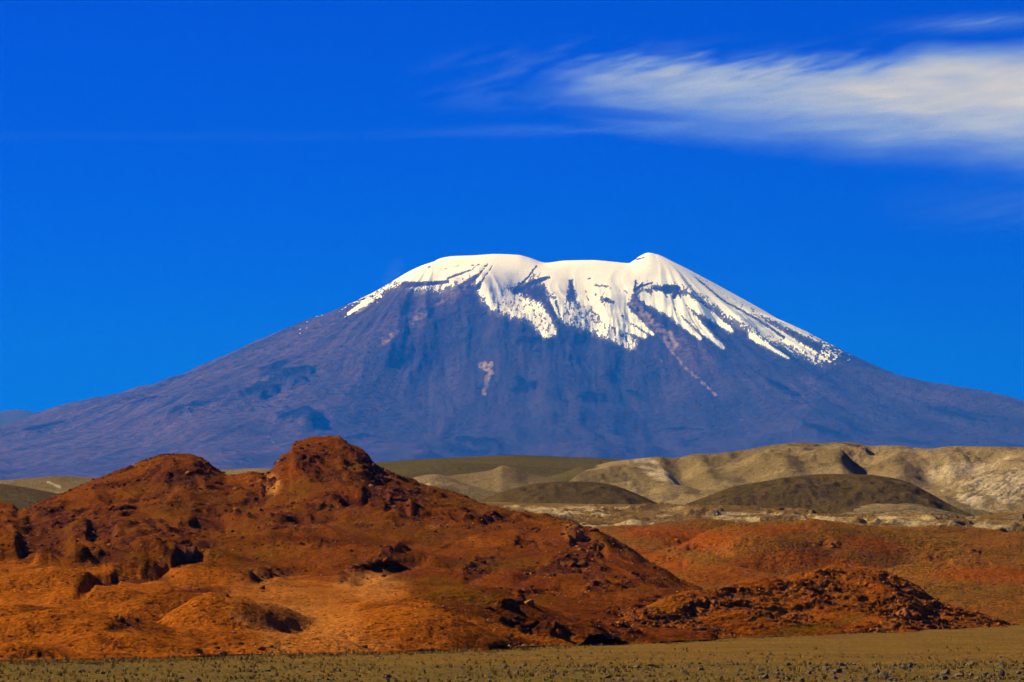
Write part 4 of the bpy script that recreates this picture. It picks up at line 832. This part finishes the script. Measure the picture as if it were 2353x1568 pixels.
def fibres(px, py, seed, sx=150.0, sy=13.0, slant=0.35):
    w = 26 * fbm(px / 230, py / 110, 3, seed)
    u = px * math.cos(slant) - py * math.sin(slant); v = px * math.sin(slant) * 0.55 + py * math.cos(slant)
    return fbm((u + w) / sx, (v + 0.4 * w) / sy, 5, seed + 3, 0.52)
def cov_main(px, py):
    w = 22 * fbm(px / 210, py / 60, 4, 301)
    top = pch([(900, 262), (1100, 225), (1250, 168), (1400, 122), (1560, 118), (1800, 128), (2000, 124), (2090, 104), (2150, 96), (2353, 92), (2800, 80), (3600, 80)], px)
    bot = pch([(900, 268), (1100, 252), (1250, 246), (1330, 272), (1500, 310), (1700, 332), (1900, 358), (2100, 384), (2353, 404), (2800, 430), (3600, 450)], px)
    feather = 30 * fibres(px, py, 306, 120, 26, 0.5)
    e = ss(-14, 62, py - top + 0.5 * w + feather * (1 - ss(1950, 2150, px))) * (1 - ss(-135, 26, py - bot + 0.7 * w))
    e = e * ss(1080, 1500, px + 70 * fbm(px / 130, py / 34, 3, 305))
    f1 = fibres(px, py, 310, 230, 34, 0.1); f2 = fibres(px, py, 320, 80, 9, 0.25)
    core = ss(1450, 2200, px) * ss(60, 150, py - top + 60) * (1 - ss(-190, -60, py - bot))
    c = e * (0.58 + 0.20 * f1 + 0.07 * f2 + 0.34 * core)
    wisps = ss(-0.35, 0.9, fibres(px, py, 330, 170, 30, 0.42)) * 0.13 * ss(880, 1330, px) * ss(70, 140, py) * (1 - ss(225, 275, py)) * (1 - ss(1850, 2150, px))
    hole = 0.8 * blobs(px, py, [(1420, 262, 190, 16, -4, 1), (1330, 228, 40, 12, 0, 0.5)])
    return np.maximum(c * (1 - hole * (0.7 + 0.5 * f1)), wisps * (1 - hole))
cloud('cirrus_cloud', 9500.0, cov_main, 700, 2900, 40, 470, 330, 120, 'wide pale cirrus sheet with ragged wisps reaching in from the right', 301)
def cov_streak(px, py):
    line = pch([(-300, 330), (0, 312), (300, 312), (700, 316), (1000, 305), (1300, 298), (1500, 300), (1700, 312), (1900, 335)], px)
    d = (py - line + 6 * fbm(px / 200, py / 30, 3, 341)) / (11 + 5 * fbm(px / 300, py / 60, 2, 343))
    return 0.07 * np.exp(-d * d) * (0.16 + 0.84 * ss(800, 1300, px)) * (0.75 + 0.5 * fibres(px, py, 345, 120, 8)) * (1 - ss(1700, 1950, px))
cloud('cirrus_cloud', 9900.0, cov_streak, -300, 2000, 250, 370, 160, 40, 'thin faint cloud streak stretching left below the cirrus sheet', 341)
def cov_top(px, py):
    d2 = ((px - 2260) / 150) ** 2 + ((py - 52 + 0.05 * (px - 2260)) / 16) ** 2
    return 0.20 * np.exp(-d2) * (0.8 + 0.7 * fibres(px, py, 351, 110, 8))
cloud('cirrus_cloud', 10300.0, cov_top, 1950, 2800, 10, 110, 160, 40, 'small faint wisp above the cirrus sheet at the top right', 351)
def cov_low(px, py):
    return 0.06 * ss(1950, 2353, px) * np.exp(-((py - 475) / 42) ** 2) * (0.8 + 0.6 * fibres(px, py, 365, 260, 18))
cloud('cirrus_cloud', 11000.0, cov_low, 1900, 2900, 380, 570, 140, 60, 'faint hazy wisp at the right edge below the cirrus sheet', 365)

# ------------------------------------------------------------------ blue mountain air
def haze():
    x, y0, y1, z0, z1 = 106000, -104000, 107000, -25.0, 7290.0
    v = [(-x, y0, z0), (x, y0, z0), (x, y1, z0), (-x, y1, z0), (-x, y0, z1), (x, y0, z1), (x, y1, z1), (-x, y1, z1)]
    f = [(0, 3, 2, 1), (4, 5, 6, 7), (0, 1, 5, 4), (1, 2, 6, 5), (2, 3, 7, 6), (3, 0, 4, 7)]
    me = bpy.data.meshes.new('haze'); me.from_pydata(v, [], f); me.update()
    mat = bpy.data.materials.new('haze'); mat.use_nodes = True
    nt = mat.node_tree; nt.nodes.clear()
    out = nt.nodes.new('ShaderNodeOutputMaterial'); pv = nt.nodes.new('ShaderNodeVolumePrincipled')
    pv.inputs['Color'].default_value = (*HAZE_COLOR, 1); pv.inputs['Density'].default_value = HAZE_DENSITY; pv.inputs['Anisotropy'].default_value = 0.0
    pv.inputs['Absorption Color'].default_value = (1, 1, 1, 1)
    nt.links.new(pv.outputs[0], out.inputs['Volume'])
    me.materials.append(mat)
    o = bpy.data.objects.new('haze', me); COL.objects.link(o)
    tag(o, 'thin blue mountain haze over the whole landscape', kind='stuff')
haze()

# ------------------------------------------------------------------ faint steam at the left shoulder of the summit
def steam():
    c = np.array([(903 - CX) / F * D_V, D_V, hgt(632, D_V)])
    V, T, off = [], [], 0
    v = ROCKS[2][0]; v = v / np.linalg.norm(v, axis=1)[:, None]
    V = v * np.array([230.0, 230.0, 430.0]); V[:, 0] += 0.35 * V[:, 2]
    me = tri_mesh('steam_plume', V, ROCKS[2][1], M_steam, smooth=True)
    o = bpy.data.objects.new('steam_plume', me); COL.objects.link(o); o.location = c
    tag(o, 'faint steam wisp rising left of the snowy summit', 'steam')
M_steam = bpy.data.materials.new('steam'); M_steam.use_nodes = True
_n = M_steam.node_tree; _n.nodes.clear()
_o = _n.nodes.new('ShaderNodeOutputMaterial'); _v = _n.nodes.new('ShaderNodeVolumePrincipled'); _v.inputs['Color'].default_value = (0.5, 0.85, 0.9, 1); _v.inputs['Absorption Color'].default_value = (1, 1, 1, 1); _v.inputs['Density'].default_value = 0.8e-4
_n.links.new(_v.outputs[0], _o.inputs['Volume'])
steam()
